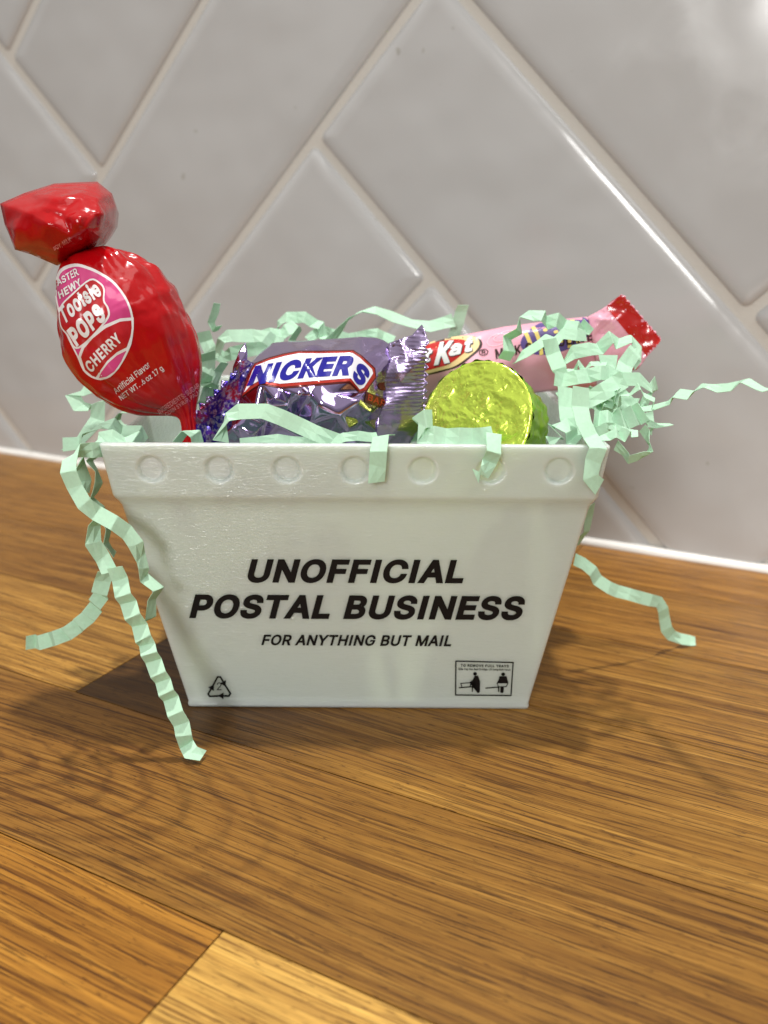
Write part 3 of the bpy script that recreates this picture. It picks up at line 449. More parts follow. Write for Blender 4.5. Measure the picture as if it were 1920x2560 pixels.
# ------------------------------------------------------------------ the mail tray
TZ = dict(low=57.6, ledge=60.6, rim=72.6)
def tray_section(z):
    "half width, front Y, back Y of the outside at height z"
    if z <= TZ['low']:
        k = z/TZ['low']; return 44+9.7*k, -9.3*k, 80+9.3*k
    if z <= TZ['ledge']:
        k = (z-TZ['low'])/(TZ['ledge']-TZ['low']); k = k*k*(3-2*k); return 53.7+1.3*k, -9.3-1.25*k, 89.3+1.25*k
    k = (z-TZ['ledge'])/(TZ['rim']-TZ['ledge']); return 55.0+1.5*k, -10.55-1.35*k, 90.55+1.35*k
HOLES = [-45.4 + 15.15*i for i in range(7)]
def build_tray():
    m = Mat('milky_plastic', (0.515, 0.575, 0.54), 0.34, Specular_IOR_Level=0.4, Coat_Weight=0.8, Coat_Roughness=0.11)
    m.b.inputs['Subsurface Weight'].default_value = 1.0
    m.b.inputs['Subsurface Radius'].default_value = (1.0, 1.0, 0.85); m.b.inputs['Subsurface Scale'].default_value = 5.0*MM
    v = m.coords((1, 1, 1))
    q = m.n('ShaderNodeVectorMath', operation='MULTIPLY'); q.inputs[1].default_value = (130, 130, 4200); m.l(v, q.inputs[0])
    layers = m.noise(q.outputs[0], 1.0, 2, 0.6)
    q2 = m.n('ShaderNodeVectorMath', operation='MULTIPLY'); q2.inputs[1].default_value = (900, 900, 3600); m.l(v, q2.inputs[0])
    grit = m.noise(q2.outputs[0], 1.0, 2, 0.5)
    m.bump(grit, 0.08, 0.5, m.bump(layers, 0.05, 0.45))
    root = empty('mail_tray', 'small milky white plastic mail tray with printed front, standing on the worktop', 'tray')
    # the printed layers: a ribbed clear skin that scatters glints up and down
    q3 = m.n('ShaderNodeVectorMath', operation='MULTIPLY'); q3.inputs[1].default_value = (420, 420, 1900); m.l(v, q3.inputs[0])
    ribs = m.noise(q3.outputs[0], 1.0, 2, 0.55)
    cb = m.n('ShaderNodeBump'); cb.inputs['Strength'].default_value = 1.0; cb.inputs['Distance'].default_value = 0.42*MM
    m.l(ribs, cb.inputs['Height']); m.l(cb.outputs[0], m.b.inputs['Coat Normal'])
    bm = bmesh.new()
    NF, NS = 240, 6
    def ring(hw, yf, yb, z, r=0.9, dimple=False, inner=False):
        P = []
        # front edge left to right, then right side, back, left side; rounded corners
        def arc(cx, cy, a0):
            for k in range(1, 4):
                an = math.radians(a0+22.5*k); P.append((cx+r*math.cos(an), cy+r*math.sin(an)))
        for i in range(NF+1): P.append((-hw+r+(2*hw-2*r)*i/NF, yf))
        arc(hw-r, yf+r, -90)
        for i in range(NS+1): P.append((hw, yf+r+(yb-yf-2*r)*i/NS))
        arc(hw-r, yb-r, 0)
        for i in range(NS+1): P.append((hw-r-(2*hw-2*r)*i/NS, yb))
        arc(-hw+r, yb-r, 90)
        for i in range(NS+1): P.append((-hw, yb-r-(yb-yf-2*r)*i/NS))
        arc(-hw+r, yf+r, 180)
        vs = []
        for i, (x, y) in enumerate(P):
            if dimple and i <= NF:
                for hx in HOLES:
                    d = math.hypot(x-hx, (z-66.6)*1.0)
                    if d < 4.0:
                        k = min(1, max(0, (3.25-d)/0.55)); k = k*k*(3-2*k); y += 0.95*k
            vs.append(bm.verts.new((x, y, z)))
        return vs
    zs = [0.0, 0.25, 0.9, 1.6] + [1.6+(TZ['low']-1.6)*i/24 for i in range(1, 25)]
    rings = []
    hw, yf, yb = tray_section(0); rings.append(ring(hw-0.5, yf+0.5, yb-0.5, 0.0))
    for z in zs[1:]:
        hw, yf, yb = tray_section(z)
        off = 0.28 if z < 1.2 else 0.0                            # first layers squashed a little wide
        rings.append(ring(hw+off-0.15, yf-off+0.15, yb+off, z))
    for i in range(1, 9):
        z = TZ['low']+(TZ['ledge']-TZ['low'])*i/8; hw, yf, yb = tray_section(z); rings.append(ring(hw, yf, yb, z))
    for i in range(1, 41):
        z = TZ['ledge']+(TZ['rim']-0.5-TZ['ledge'])*i/40; hw, yf, yb = tray_section(z); rings.append(ring(hw, yf, yb, z, dimple=True))
    hw, yf, yb = tray_section(TZ['rim']); WT = 1.9
    for ins, dz in ((0.15, 0.32), (0.5, 0.48), (0.9, 0.5), (WT-0.4, 0.48), (WT-0.1, 0.3), (WT, 0.0)):
        rings.append(ring(hw-ins, yf+ins, yb-ins, TZ['rim']-0.5+dz))
    for z in (66, 60.6, 57.8, 30, 2.2):
        hw, yf, yb = tray_section(z); rings.append(ring(hw-WT, yf+WT, yb-WT, z))
    n = len(rings[0])
    for A, B in zip(rings, rings[1:]):
        for i in range(n): bm.faces.new((A[i], A[(i+1) % n], B[(i+1) % n], B[i]))
    bm.faces.new(rings[0][::-1]); bm.faces.new(rings[-1])
    bmesh.ops.triangulate(bm, faces=[f for f in bm.faces if len(f.verts) > 4])
    bmesh.ops.recalc_face_normals(bm, faces=bm.faces)
    body = obj('tray_body', bm, m.m, root)
    tree = bvh_of(body)
    P = lambda n, bm, lift=0.05: decal(n, bm, tree, ink_black, root, lift, None)
    for s, w, q in (('UNOFFICIAL', 0.036, ((619, 1457), (1159, 1459), (619, 1397), (1159, 1399))),
                    ('POSTAL BUSINESS', 0.036, ((473, 1546), (1311, 1551), (473, 1485), (1313, 1490))),
                    ('FOR ANYTHING BUT MAIL', 0.026, ((653, 1613), (1128, 1616), (654, 1586), (1129, 1588)))):
        P('lettering', to_quad(text_bm(s, w, 0.97, 0.22), *[Vector(a) for a in q]))
    # recycling triangle with three arrows and a 2
    def rot(p, k, c=(548, 1722)):
        a = math.radians(120*k); x, y = p[0]-c[0], p[1]-c[1]
        return (c[0]+x*math.cos(a)-y*math.sin(a), c[1]+x*math.sin(a)+y*math.cos(a))
    polys = []
    for k in range(3):
        for s in stroke([rot((533, 1713), k), rot((544, 1692), k), rot((551, 1692), k), rot((558, 1704), k)], 4.4): polys.append(s)
        polys.append([rot(p, k) for p in ((550, 1708), (565, 1700), (564, 1716))])
    P('recycling_symbol', poly_bm(*polys))
    P('recycling_symbol', to_quad(text_bm('2', 0.0), (542, 1725), (554, 1725), (542, 1706), (554, 1706)))
    # instruction panel: frame, two lines, two pictograms
    k = 180/1659
    X = lambda pts: [(1120+x*k, 1630+y*k) for x, y in pts]
    polys = []
    for a in ([(180, 208), (1500, 240)], [(1500, 240), (1450, 1000)], [(1450, 1000), (175, 988)], [(175, 988), (180, 208)]): polys += stroke(X(a), 3.2)
    P('instruction_panel', poly_bm(*polys))
    P('instruction_panel', to_quad(text_bm('TO REMOVE FULL TRAYS', 0.035, 1.05), *X([(290, 338), (1400, 355), (292, 275), (1402, 295)])))
    P('instruction_panel', to_quad(text_bm('Slide Tray Out, Rest On Edge, Lift Using Both Hands', 0.03, 1.0), *X([(235, 425), (1440, 440), (236, 362), (1442, 385)])))
    polys = [ellipse(1120+622*k, 1630+500*k, 44*k, 40*k, n=16), ellipse(1120+1270*k, 1630+510*k, 44*k, 40*k, n=16),
             X([(612, 545), (690, 540), (730, 650), (740, 690), (735, 910), (715, 940), (675, 940), (655, 910), (660, 700), (640, 640), (590, 680), (500, 715), (495, 690), (570, 640)]),
             X([(1185, 555), (1350, 555), (1370, 640), (1392, 710), (1365, 720), (1335, 650), (1335, 705), (1205, 705), (1205, 650), (1170, 720), (1120, 715), (1165, 640)]),
             X([(1210, 800), (1288, 800), (1282, 915), (1260, 942), (1220, 942), (1200, 915)])]
    for pts, w in (([(290, 722), (500, 705)], 2.2), ([(295, 725), (318, 800)], 2.2), ([(520, 705), (515, 795)], 2.2), ([(255, 820), (585, 795)], 3.0), ([(562, 800), (560, 905)], 3.0),
                   ([(1130, 715), (1165, 800)], 2.2), ([(1380, 715), (1340, 798)], 2.2), ([(1150, 708), (1375, 708)], 2.2), ([(1150, 800), (1345, 796)], 2.2), ([(870, 830), (1170, 805)], 3.0), ([(1168, 800), (1165, 908)], 3.0)):
        polys += stroke(X(pts), w)
    P('instruction_panel', poly_bm(*polys), 0.06)
    return tree
TRAY_TREE = build_tray()

# ------------------------------------------------------------------ crumpled sheets and wrapped sweets
def relief(name, pts, outline, mat, parent, thick=8.0, cuts=3, smooth_it=2, rough=(0.0, 0.2), fn=None, inset=0.25, sharp=False):
    """front surface through the given points (photo x, photo y, depth Y), closed behind to a solid `thick` mm deep.
    outline: how many of the first points run round the edge."""
    vs2 = [Vector((p[0], p[1])) for p in pts]
    edges = [(i, (i+1) % outline) for i in range(outline)]
    v, e, f, ov, oe, of = delaunay_2d_cdt(vs2, edges, [], 1, 1e-4)
    Y = []
    for i, q in enumerate(v):
        src = ov[i]; Y.append(pts[src[0]][2] if src else sum(p[2] for p in pts)/len(pts))
    bm = bmesh.new()
    bv = [bm.verts.new(at(q.x, q.y, Y[i])) for i, q in enumerate(v)]
    for t in f: bm.faces.new([bv[i] for i in t])
    if cuts: bmesh.ops.subdivide_edges(bm, edges=bm.edges[:], cuts=cuts, use_grid_fill=True)
    border = set(vv for ed in bm.edges if ed.is_boundary for vv in ed.verts)
    for _ in range(smooth_it):
        bmesh.ops.smooth_vert(bm, verts=[vv for vv in bm.verts if vv not in border], factor=0.5, use_axis_x=True, use_axis_y=True, use_axis_z=True)
    bm.normal_update()
    for vv in bm.verts:
        d = (vv.co-CAM).normalized()
        o = 0.0
        if rough[0]: o += rough[0]*(noise.noise(vv.co*rough[1]) + 0.5*noise.noise(vv.co*rough[1]*2.3))
        if fn: o += fn(vv.co)
        if vv in border: o *= 0.4
        vv.co -= d*o
    c = Vector((0, 0, 0))
    for vv in bm.verts: c += vv.co
    c /= len(bm.verts)
    be = [ed for ed in bm.edges if ed.is_boundary]
    r = bmesh.ops.extrude_edge_only(bm, edges=be); nv = [x for x in r['geom'] if isinstance(x, bmesh.types.BMVert)]; ne = [x for x in r['geom'] if isinstance(x, bmesh.types.BMEdge)]
    for x in nv:
        x.co += Vector((0, thick, 0)); t = c+Vector((0, thick, 0)); x.co = x.co.lerp(Vector((t.x, x.co.y, t.z)), inset)
    bmesh.ops.holes_fill(bm, edges=ne, sides=0)
    bmesh.ops.triangulate(bm, faces=[q for q in bm.faces if len(q.verts) > 4])
    bmesh.ops.recalc_face_normals(bm, faces=bm.faces)
    return obj(name, bm, mat, parent, smooth=not sharp)

# ---- lollipop
def build_lollipop():
    root = empty('lollipop', 'cherry lollipop in a shiny red twist wrapper leaning over the tray corner', 'lollipop')
    red = Mat('red_wrapper', (0.40, 0.0015, 0.004), 0.20, Specular_IOR_Level=0.28, Coat_Weight=0.30, Coat_Roughness=0.04)
    nv = red.coords((1, 1, 1)); red.bump(red.noise(nv, 210, 2, 0.5, 0.6), 0.35, 0.5, red.bump(red.noise(nv, 80, 2, 0.5, 1.0), 1.6, 0.5))
    YC = 9.0
    base, axis, perp = Vector((165, 655)), Vector((0.587, 0.81)), Vector((0.81, -0.587))
    prof = [(-14, 2, 11), (-2, 4, 13), (12, 14, 40), (28, 24, 72), (50, 32, 98), (90, 32, 126), (150, 27, 150), (200, 20, 161), (235, 18, 165), (280, 17, 162), (330, 17, 151), (380, 20, 126),
            (416, 24, 101), (445, 30, 70), (466, 32, 44), (482, 28, 28), (500, 18, 24), (530, 2, 27), (570, -25, 31), (620, -62, 36)]
    b3 = RT*perp.x - UP*perp.y; n3 = -FW
    def P(t):
        for (t0, c0, r0), (t1, c1, r1) in zip(prof, prof[1:]):
            if t <= t1:
                k = (t-t0)/(t1-t0); return c0+(c1-c0)*k, r0+(r1-r0)*k
        return prof[-1][1:]
    rp_ = random.Random(11)
    # sharp gathers running in from both twists, and a few crossing folds: (angle, half width, depth, start, length)
    PLEATS = [(rp_.uniform(0, 6.28), rp_.uniform(0.10, 0.30), rp_.uniform(0.07, 0.15), 0, rp_.uniform(110, 260)) for _ in range(17)]
    PLEATS += [(rp_.uniform(0, 6.28), rp_.uniform(0.10, 0.34), rp_.uniform(0.09, 0.20), 480, rp_.uniform(140, 330)) for _ in range(20)]
    CREASE = []
    for _ in range(26):
        q = Vector((rp_.gauss(0, 1), rp_.gauss(0, 1), rp_.gauss(0, 1))).normalized(); CREASE.append((q, rp_.uniform(-0.7, 0.95), rp_.uniform(0.05, 0.14), rp_.choice((-1, 1, -1))*rp_.uniform(0.006, 0.020)))
    bm = bmesh.new(); rings = []; N, MR = 190, 140
    rnd = random.Random(5); ph = [rnd.uniform(0, 6.28) for _ in range(8)]
    for i in range(MR+1):
        t = -14 + (620+14)*i/MR
        c = r = 0
        for dt in (-8, -4, 0, 4, 8):
            cc, rr = P(min(620, max(-14, t+dt))); c += cc/5; r += rr/5
        px = base + axis*t + perp*c; C = at(px.x, px.y, YC); s = (C-CAM).dot(FW)/FPX
        top = max(0, 1-max(0, t)/150); bot = max(0, min(1, (t-250)/190)); R = []
        for j in range(N):
            th = 2*math.pi*j/N
            f1 = abs(math.sin(3.5*th+ph[0]+0.004*t))-0.6; f2 = abs(math.sin(5*th+ph[1]-0.002*t))-0.6; f3 = math.sin(11*th+ph[2])
            w = 1 + top*0.035*f3 + bot*(0.05*f2+0.02*f3)
            for a_, wd_, st_, t0_, t1_ in PLEATS:
                dth = abs((th - a_ - 0.0012*(t-240) + math.pi) % (2*math.pi) - math.pi)
                if dth < wd_:
                    fall = max(0.0, 1-abs(t-t0_)/t1_); w -= st_*(1-dth/wd_)*fall**0.8
            sp_ = Vector((math.cos(th)*0.9, math.sin(th)*0.9, (t-240)/230))
            for q, c_, wd_, st_ in CREASE:
                dd = abs(sp_.dot(q)-c_)
                if dd < wd_: w += st_*(1-dd/wd_)
            w += 0.022*noise.noise(Vector((math.cos(th)*1.6, math.sin(th)*1.6, t*0.011)))
            depth = 0.96
            R.append(bm.verts.new(C + b3*(r*w*s*math.cos(th)) + n3*(r*w*s*depth*math.sin(th))))
        rings.append(R)
    for A, B in zip(rings, rings[1:]):
        for j in range(N): bm.faces.new((A[j], A[(j+1) % N], B[(j+1) % N], B[j]))
    bm.faces.new(rings[0]); bm.faces.new(rings[-1][::-1])
    bmesh.ops.recalc_face_normals(bm, faces=bm.faces)
    body = obj('wrapper', bm, red.m, root); tree = bvh_of(body)
    # twisted tuft above the neck
    out = [(0, 509), (62, 482), (135, 459), (190, 456), (243, 454), (280, 484), (290, 518), (287, 568), (263, 612), (228, 632), (190, 650), (166, 660), (142, 664), (78, 636), (37, 624), (22, 585), (12, 562)]
    dep = [6, 7, 9, 12, 14, 15, 15, 14, 12, 9, 8, 8, 8, 7, 7, 6, 6]
    inner = [(60, 530, -1), (40, 575, 0), (130, 495, -1), (120, 560, -5), (185, 545, -6), (200, 490, 1), (245, 500, 2), (235, 540, -3), (180, 590, -4), (215, 575, -5), (250, 570, 1), (90, 600, -1), (140, 625, 1), (200, 615, 1),
             (160, 540, -3), (255, 535, -1), (205, 520, -2), (110, 520, -2)]
    tuft = relief('wrapper_tuft', [(x, y, d) for (x, y), d in zip(out, dep)] + inner, len(out), red.m, root, thick=9, cuts=5, smooth_it=1, rough=(0.18, 0.2), inset=0.3, fn=lambda c: 0.9*max(0, 0.22-abs(noise.noise(c*0.16+Vector((4, 0, 2)))))*3 - 0.5*max(0, 0.2-abs(noise.noise(c*0.30)))*3)
    t2 = bvh_of(tuft)
    white = Mat('white_print', (0.80, 0.78, 0.78), 0.25, Coat_Weight=0.4); pink = Mat('pink_print', lin(205, 66, 128), 0.22, Coat_Weight=0.6)
    dred = Mat('dark_red_print', (0.45, 0.008, 0.014), 0.25, Coat_Weight=0.4); pale = Mat('pale_print', lin(225, 150, 150), 0.3)
    oval = smooth_loop([(152, 672), (187, 659), (222, 667), (252, 681), (282, 701), (305, 727), (322, 756), (332, 788), (334, 822), (328, 860), (314, 893), (296, 922), (276, 942), (252, 950), (228, 943), (208, 926), (192, 890), (172, 850), (152, 800), (138, 740), (140, 700)], 4)
    c = Vector((232, 808)); shr = lambda k, P_: [tuple(c+(Vector(p)-c)*k) for p in P_]
    d = lambda n, b, m_, l_, st=4.5: decal(n, b, tree, m_.m, root, l_, st)
    d('wrapper_label', poly_bm(oval), white, 0.05); d('wrapper_label', poly_bm(shr(0.945, oval)), pink, 0.09)
    d('wrapper_label', poly_bm([(334, 793), (300, 796), (262, 812), (228, 838), (205, 866), (196, 890), (208, 926), (228, 943), (252, 950), (276, 942), (296, 922), (314, 893), (328, 860), (334, 822)]), white, 0.12)
    d('wrapper_label', poly_bm([(328, 801), (300, 804), (265, 820), (233, 845), (211, 870), (203, 892), (213, 924), (231, 939), (240, 942), (250, 928), (268, 902), (292, 880), (316, 868), (325, 842), (329, 820)]), dred, 0.15)
    d('wrapper_label', poly_bm([(316, 876), (292, 888), (270, 908), (254, 930), (248, 944), (266, 941), (286, 928), (303, 903)]), pink, 0.17)
    def words(s, q, w, spc=1.0, bow=0.0, halo=None):
        if halo: d('lettering', to_quad(text_bm(s, halo, spc), *[Vector(a) for a in q], bow), dred, 0.19, 4.5)
        d('lettering', to_quad(text_bm(s, w, spc), *[Vector(a) for a in q], bow), white, 0.26, 4.5)
    d('wrapper_label', poly_bm(smooth_loop([(150, 770), (180, 735), (225, 698), (250, 706), (262, 722), (262, 752), (272, 770), (272, 795), (240, 835), (204, 868), (184, 868), (168, 838), (152, 815)], 4)), white, 0.125)
    d('wrapper_label', poly_bm(smooth_loop([(153, 772), (183, 738), (225, 703), (247, 709), (258, 724), (258, 753), (267, 771), (267, 793), (237, 831), (202, 863), (187, 864), (172, 836), (155, 814)], 4)), dred, 0.16)
    words('Tootsie', ((163, 813), (258, 738), (146, 772), (235, 700)), 0.035, 1.0, 0.08)
    words('POPS', ((194, 868), (268, 798), (168, 826), (243, 756)), 0.045, 1.0, 0.03)
    words('CHERRY', ((230, 932), (308, 851), (212, 909), (289, 830)), 0.03, 1.05, 0.10)
    words('ASTER', ((147, 716), (200, 688), (144, 700), (192, 670)), 0.02); words('HEWY', ((152, 748), (208, 712), (147, 730), (200, 696)), 0.03)
    for s, q in (('Artificial Flavor', ((291, 985), (377, 916), (282, 972), (367, 902))), ('NET WT. .6 oz 17 g', ((306, 1004), (412, 927), (296, 990), (401, 913)))):
        d('lettering', to_quad(text_bm(s, 0.004), *[Vector(a) for a in q]), white, 0.12, 8)
    for s, q in (('INGREDIENTS: SUGAR', ((400, 1035), (500, 968), (393, 1024), (493, 957))), ('CORN SYRUP, PALM', ((418, 1042), (502, 985), (411, 1032), (496, 974)))):
        d('lettering', to_quad(text_bm(s, 0.0), *[Vector(a) for a in q]), pale, 0.12, 6)
    decal('lettering', to_quad(text_bm('SOY, MILK', 0.0), (138, 627), (180, 604), (133, 616), (174, 590)), t2, pale.m, root, 0.2, 5)
build_lollipop()

# ---- purple foil chocolate
def build_chocolate():
    root = empty('wrapped_chocolate', 'chocolate bar in shiny purple foil with a blue lettered label, between lollipop and green cup', 'chocolate bar')
    foil = Mat('purple_foil', (0.50, 0.40, 0.70), 0.09, Metallic=1.0)
    v = foil.coords(); foil.bump(foil.noise(v, 420, 2, 0.5, 0.5), 0.10, 0.25, foil.bump(foil.noise(v, 90, 2, 0.5, 0.8), 0.6, 0.3))
    pts = [(682, 857, 18), (720, 853, 18), (760, 852, 18), (810, 848, 18), (850, 846, 18), (900, 842, 18), (937, 844, 18), (958, 850, 17), (976, 862, 15),       # top edge
           (977, 900, 11), (962, 950, 9), (966, 1000, 8), (945, 1050, 7), (944, 1080, 7), (952, 1125, 8),                                          # right
           (900, 1126, 5), (860, 1126, 2), (790, 1126, 2), (720, 1126, 1), (650, 1126, 2), (580, 1126, 3), (556, 1090, 2),                          # bottom
           (580, 1040, 3), (600, 995, 4), (612, 950, 6), (626, 908, 9), (652, 880, 14)]
    n = len(pts)
    pts += [(634, 912, 6), (670, 898, 4.6), (708, 888, 4), (746, 881, 4), (820, 880, 4), (881, 880, 4), (905, 897, 5), (945, 880, 10),
            (612, 985, 2), (653, 956, -1), (700, 966, -1.4), (750, 962, -2), (799, 958, -2), (873, 948, -1), (899, 979, 0.5), (936, 940, 5.5), (915, 976, 1.5),
            (690, 999, -4.2), (750, 983, -5.0), (800, 1008, -4.5), (849, 1035, -4.8), (897, 1001, -3.6),
            (640, 1020, -2.5), (660, 1058, 0.2), (700, 1062, -3.0), (738, 1045, 1.4), (780, 1058, -2.6), (822, 1082, 0.6), (868, 1072, -3.4), (902, 1050, 0.4), (612, 1040, -0.5), (592, 1062, -1.4), (672, 1010, -0.6),
            (720, 1010, -2.2), (830, 985, -2.6), (775, 985, -2.6), (930, 1030, 2.0), (630, 1090, -2.2), (760, 1095, -1.6), (580, 1072, -2.2), (606, 1098, -1), (700, 870, 11.5), (780, 864, 10.5), (870, 862, 11), (640, 945, 3.4)]
    body = relief('wrapper', pts, n, foil.m, root, thick=12, cuts=5, smooth_it=1, rough=(0.12, 0.25), inset=0.15)
    crimp = Mat('crimped_foil', (0.46, 0.37, 0.60), 0.24, Metallic=1.0)
    # crimped end on the right with a saw-tooth edge
    out = [(972, 858, 14), (1000, 848, 13), (1030, 838, 13), (1044, 822, 14), (1055, 811, 15), (1063, 826, 13), (1068, 846, 12)]
    y = 858
    while y < 1030:
        out += [(1074 - (y-858)*0.03, y, 11), (1063 - (y-858)*0.03, y+10, 11.3)]; y += 20
    out += [(1057, 1040, 11), (1045, 1075, 11), (1015, 1125, 11), (945, 1125, 7.5), (941, 1070, 6.5), (946, 1026, 7), (957, 985, 8), (962, 940, 9), (970, 900, 11)]
    inn = [(1010, 880, 11), (1030, 920, 10), (1000, 960, 9.5), (1035, 980, 10), (1000, 1030, 8.6), (1030, 1040, 9.6), (980, 1080, 7.6), (1020, 870, 12.2), (990, 905, 11), (1045, 905, 10.4), (1010, 1000, 9), (980, 1000, 8), (1045, 950, 10.6)]
    zof = lambda c: 0.085*math.sin(c.z*6.8 + 1.2*noise.noise(c*0.3)) + 1.0*noise.noise(c*0.20)
    relief('wrapper_end', out+inn, len(out), crimp.m, root, thick=0.5, cuts=9, smooth_it=2, rough=(0.10, 0.4), fn=zof, inset=0.0)
    # crimped end on the left, printed blue and red towards the bar
    pr = Mat('printed_foil', (0.46, 0.38, 0.58), 0.24, Metallic=0.85)
    v = pr.coords(); sp = pr.noise(v, 900, 3, 0.6); hue = pr.noise(v, 230, 2)
    cc = pr.mix(pr.ramp(sp, [(0.42, (0, 0, 0)), (0.52, (1, 1, 1))]), (0.30, 0.26, 0.42), pr.ramp(hue, [(0.40, (0.022, 0.012, 0.26)), (0.52, (0.09, 0.03, 0.30)), (0.60, (0.30, 0.02, 0.06))]))
    pr.set('Base Color', cc); pr.bump(pr.noise(v, 300, 2), 0.2, 0.4)
    stairs = [(468, 1043, 9), (482, 1044, 9), (481, 1027, 9), (499, 1026, 9), (497, 1008, 9), (514, 1009, 9), (516, 992, 9), (535, 991, 9), (533, 974, 9), (551, 975, 9), (553, 952, 9.5), (572, 953, 10), (576, 932, 10), (592, 936, 10), (597, 905, 10), (618, 900, 10)]
    out = stairs + [(630, 908, 8), (618, 950, 6), (606, 990, 4), (588, 1040, 3), (575, 1125, 3), (505, 1125, 6)]
    inn = [(520, 1040, 7), (560, 1000, 5.5), (590, 960, 6.5), (530, 1080, 6), (570, 1060, 4), (600, 940, 7), (545, 1035, 4.6)]
    relief('wrapper_end', out+inn, len(out), [pr.m], root, thick=0.5, cuts=6, smooth_it=2, rough=(0.5, 0.32), inset=0.0,
           fn=lambda c: 0.10*math.sin((c.x+c.z)*4.6))
    relief('wrapper_flap', [(578, 948, 11.5), (583, 915, 12), (597, 880, 12.5), (613, 856, 13), (618, 880, 12.5), (617, 915, 12), (600, 938, 11.5), (600, 905, 11)], 7, foil.m, root, thick=0.5, cuts=4, smooth_it=2, rough=(0.2, 0.3), inset=0.0)
    tree = bvh_of(body)
    red = Mat('red_foil_print', (0.42, 0.03, 0.018), 0.22, Metallic=0.3); dark = Mat('brown_foil_print', (0.10, 0.010, 0.008), 0.25, Metallic=0.3)
    white = Mat('white_foil_print', (0.74, 0.73, 0.80), 0.22); blue = Mat('blue_foil_print', (0.012, 0.010, 0.25), 0.22)
    d = lambda n_, b, m_, l_: decal(n_, b, tree, m_.m, root, l_, 6.0)
    edge = [(604, 996), (616, 960), (628, 925), (636, 908), (672, 894), (708, 884), (746, 877), (800, 877), (883, 875), (904, 888), (938, 920), (941, 944), (916, 980), (899, 984), (872, 958), (800, 964), (705, 972), (652, 962), (630, 976)]
    c0 = Vector((780, 930))
    d('label_band', poly_bm(edge), dark, 0.06)
    e2 = [(606, 990), (618, 958), (629, 927), (638, 911), (673, 897), (709, 887), (746, 880), (800, 880), (882, 878), (902, 891), (935, 922), (938, 943), (914, 976), (900, 979), (874, 953), (800, 959), (705, 968), (653, 958), (628, 974)]
    d('label_band', poly_bm(e2), red, 0.10)
    e3 = [(611, 982), (622, 956), (632, 927), (641, 914), (675, 901), (711, 891), (747, 884), (800, 884), (881, 883), (899, 895), (929, 923), (932, 934), (909, 969), (899, 974), (876, 946), (800, 952), (700, 960), (650, 952), (628, 964)]
    d('label_band', poly_bm(e3), white, 0.14)
    d('lettering', to_quad(text_bm('NICKER', 0.05, 0.94, 0.0), (618, 967), (872, 940), (640, 915), (893, 889), 0.10), blue, 0.20)
    d('lettering', to_quad(text_bm('S', 0.05), (876, 945), (902, 970), (896, 900), (929, 932)), blue, 0.20)
    d('small_tag', poly_bm([(914, 979), (972, 1001), (966, 1026), (911, 1004)]), dark, 0.12); d('small_tag', poly_bm(ellipse(957, 966, 13, 10, 20, 20)), dark, 0.12)
    d('lettering', to_quad(text_bm('BAR', 0.02, 1.05), (917, 1000), (961, 1018), (920, 985), (965, 1003)), red, 0.17)
build_chocolate()

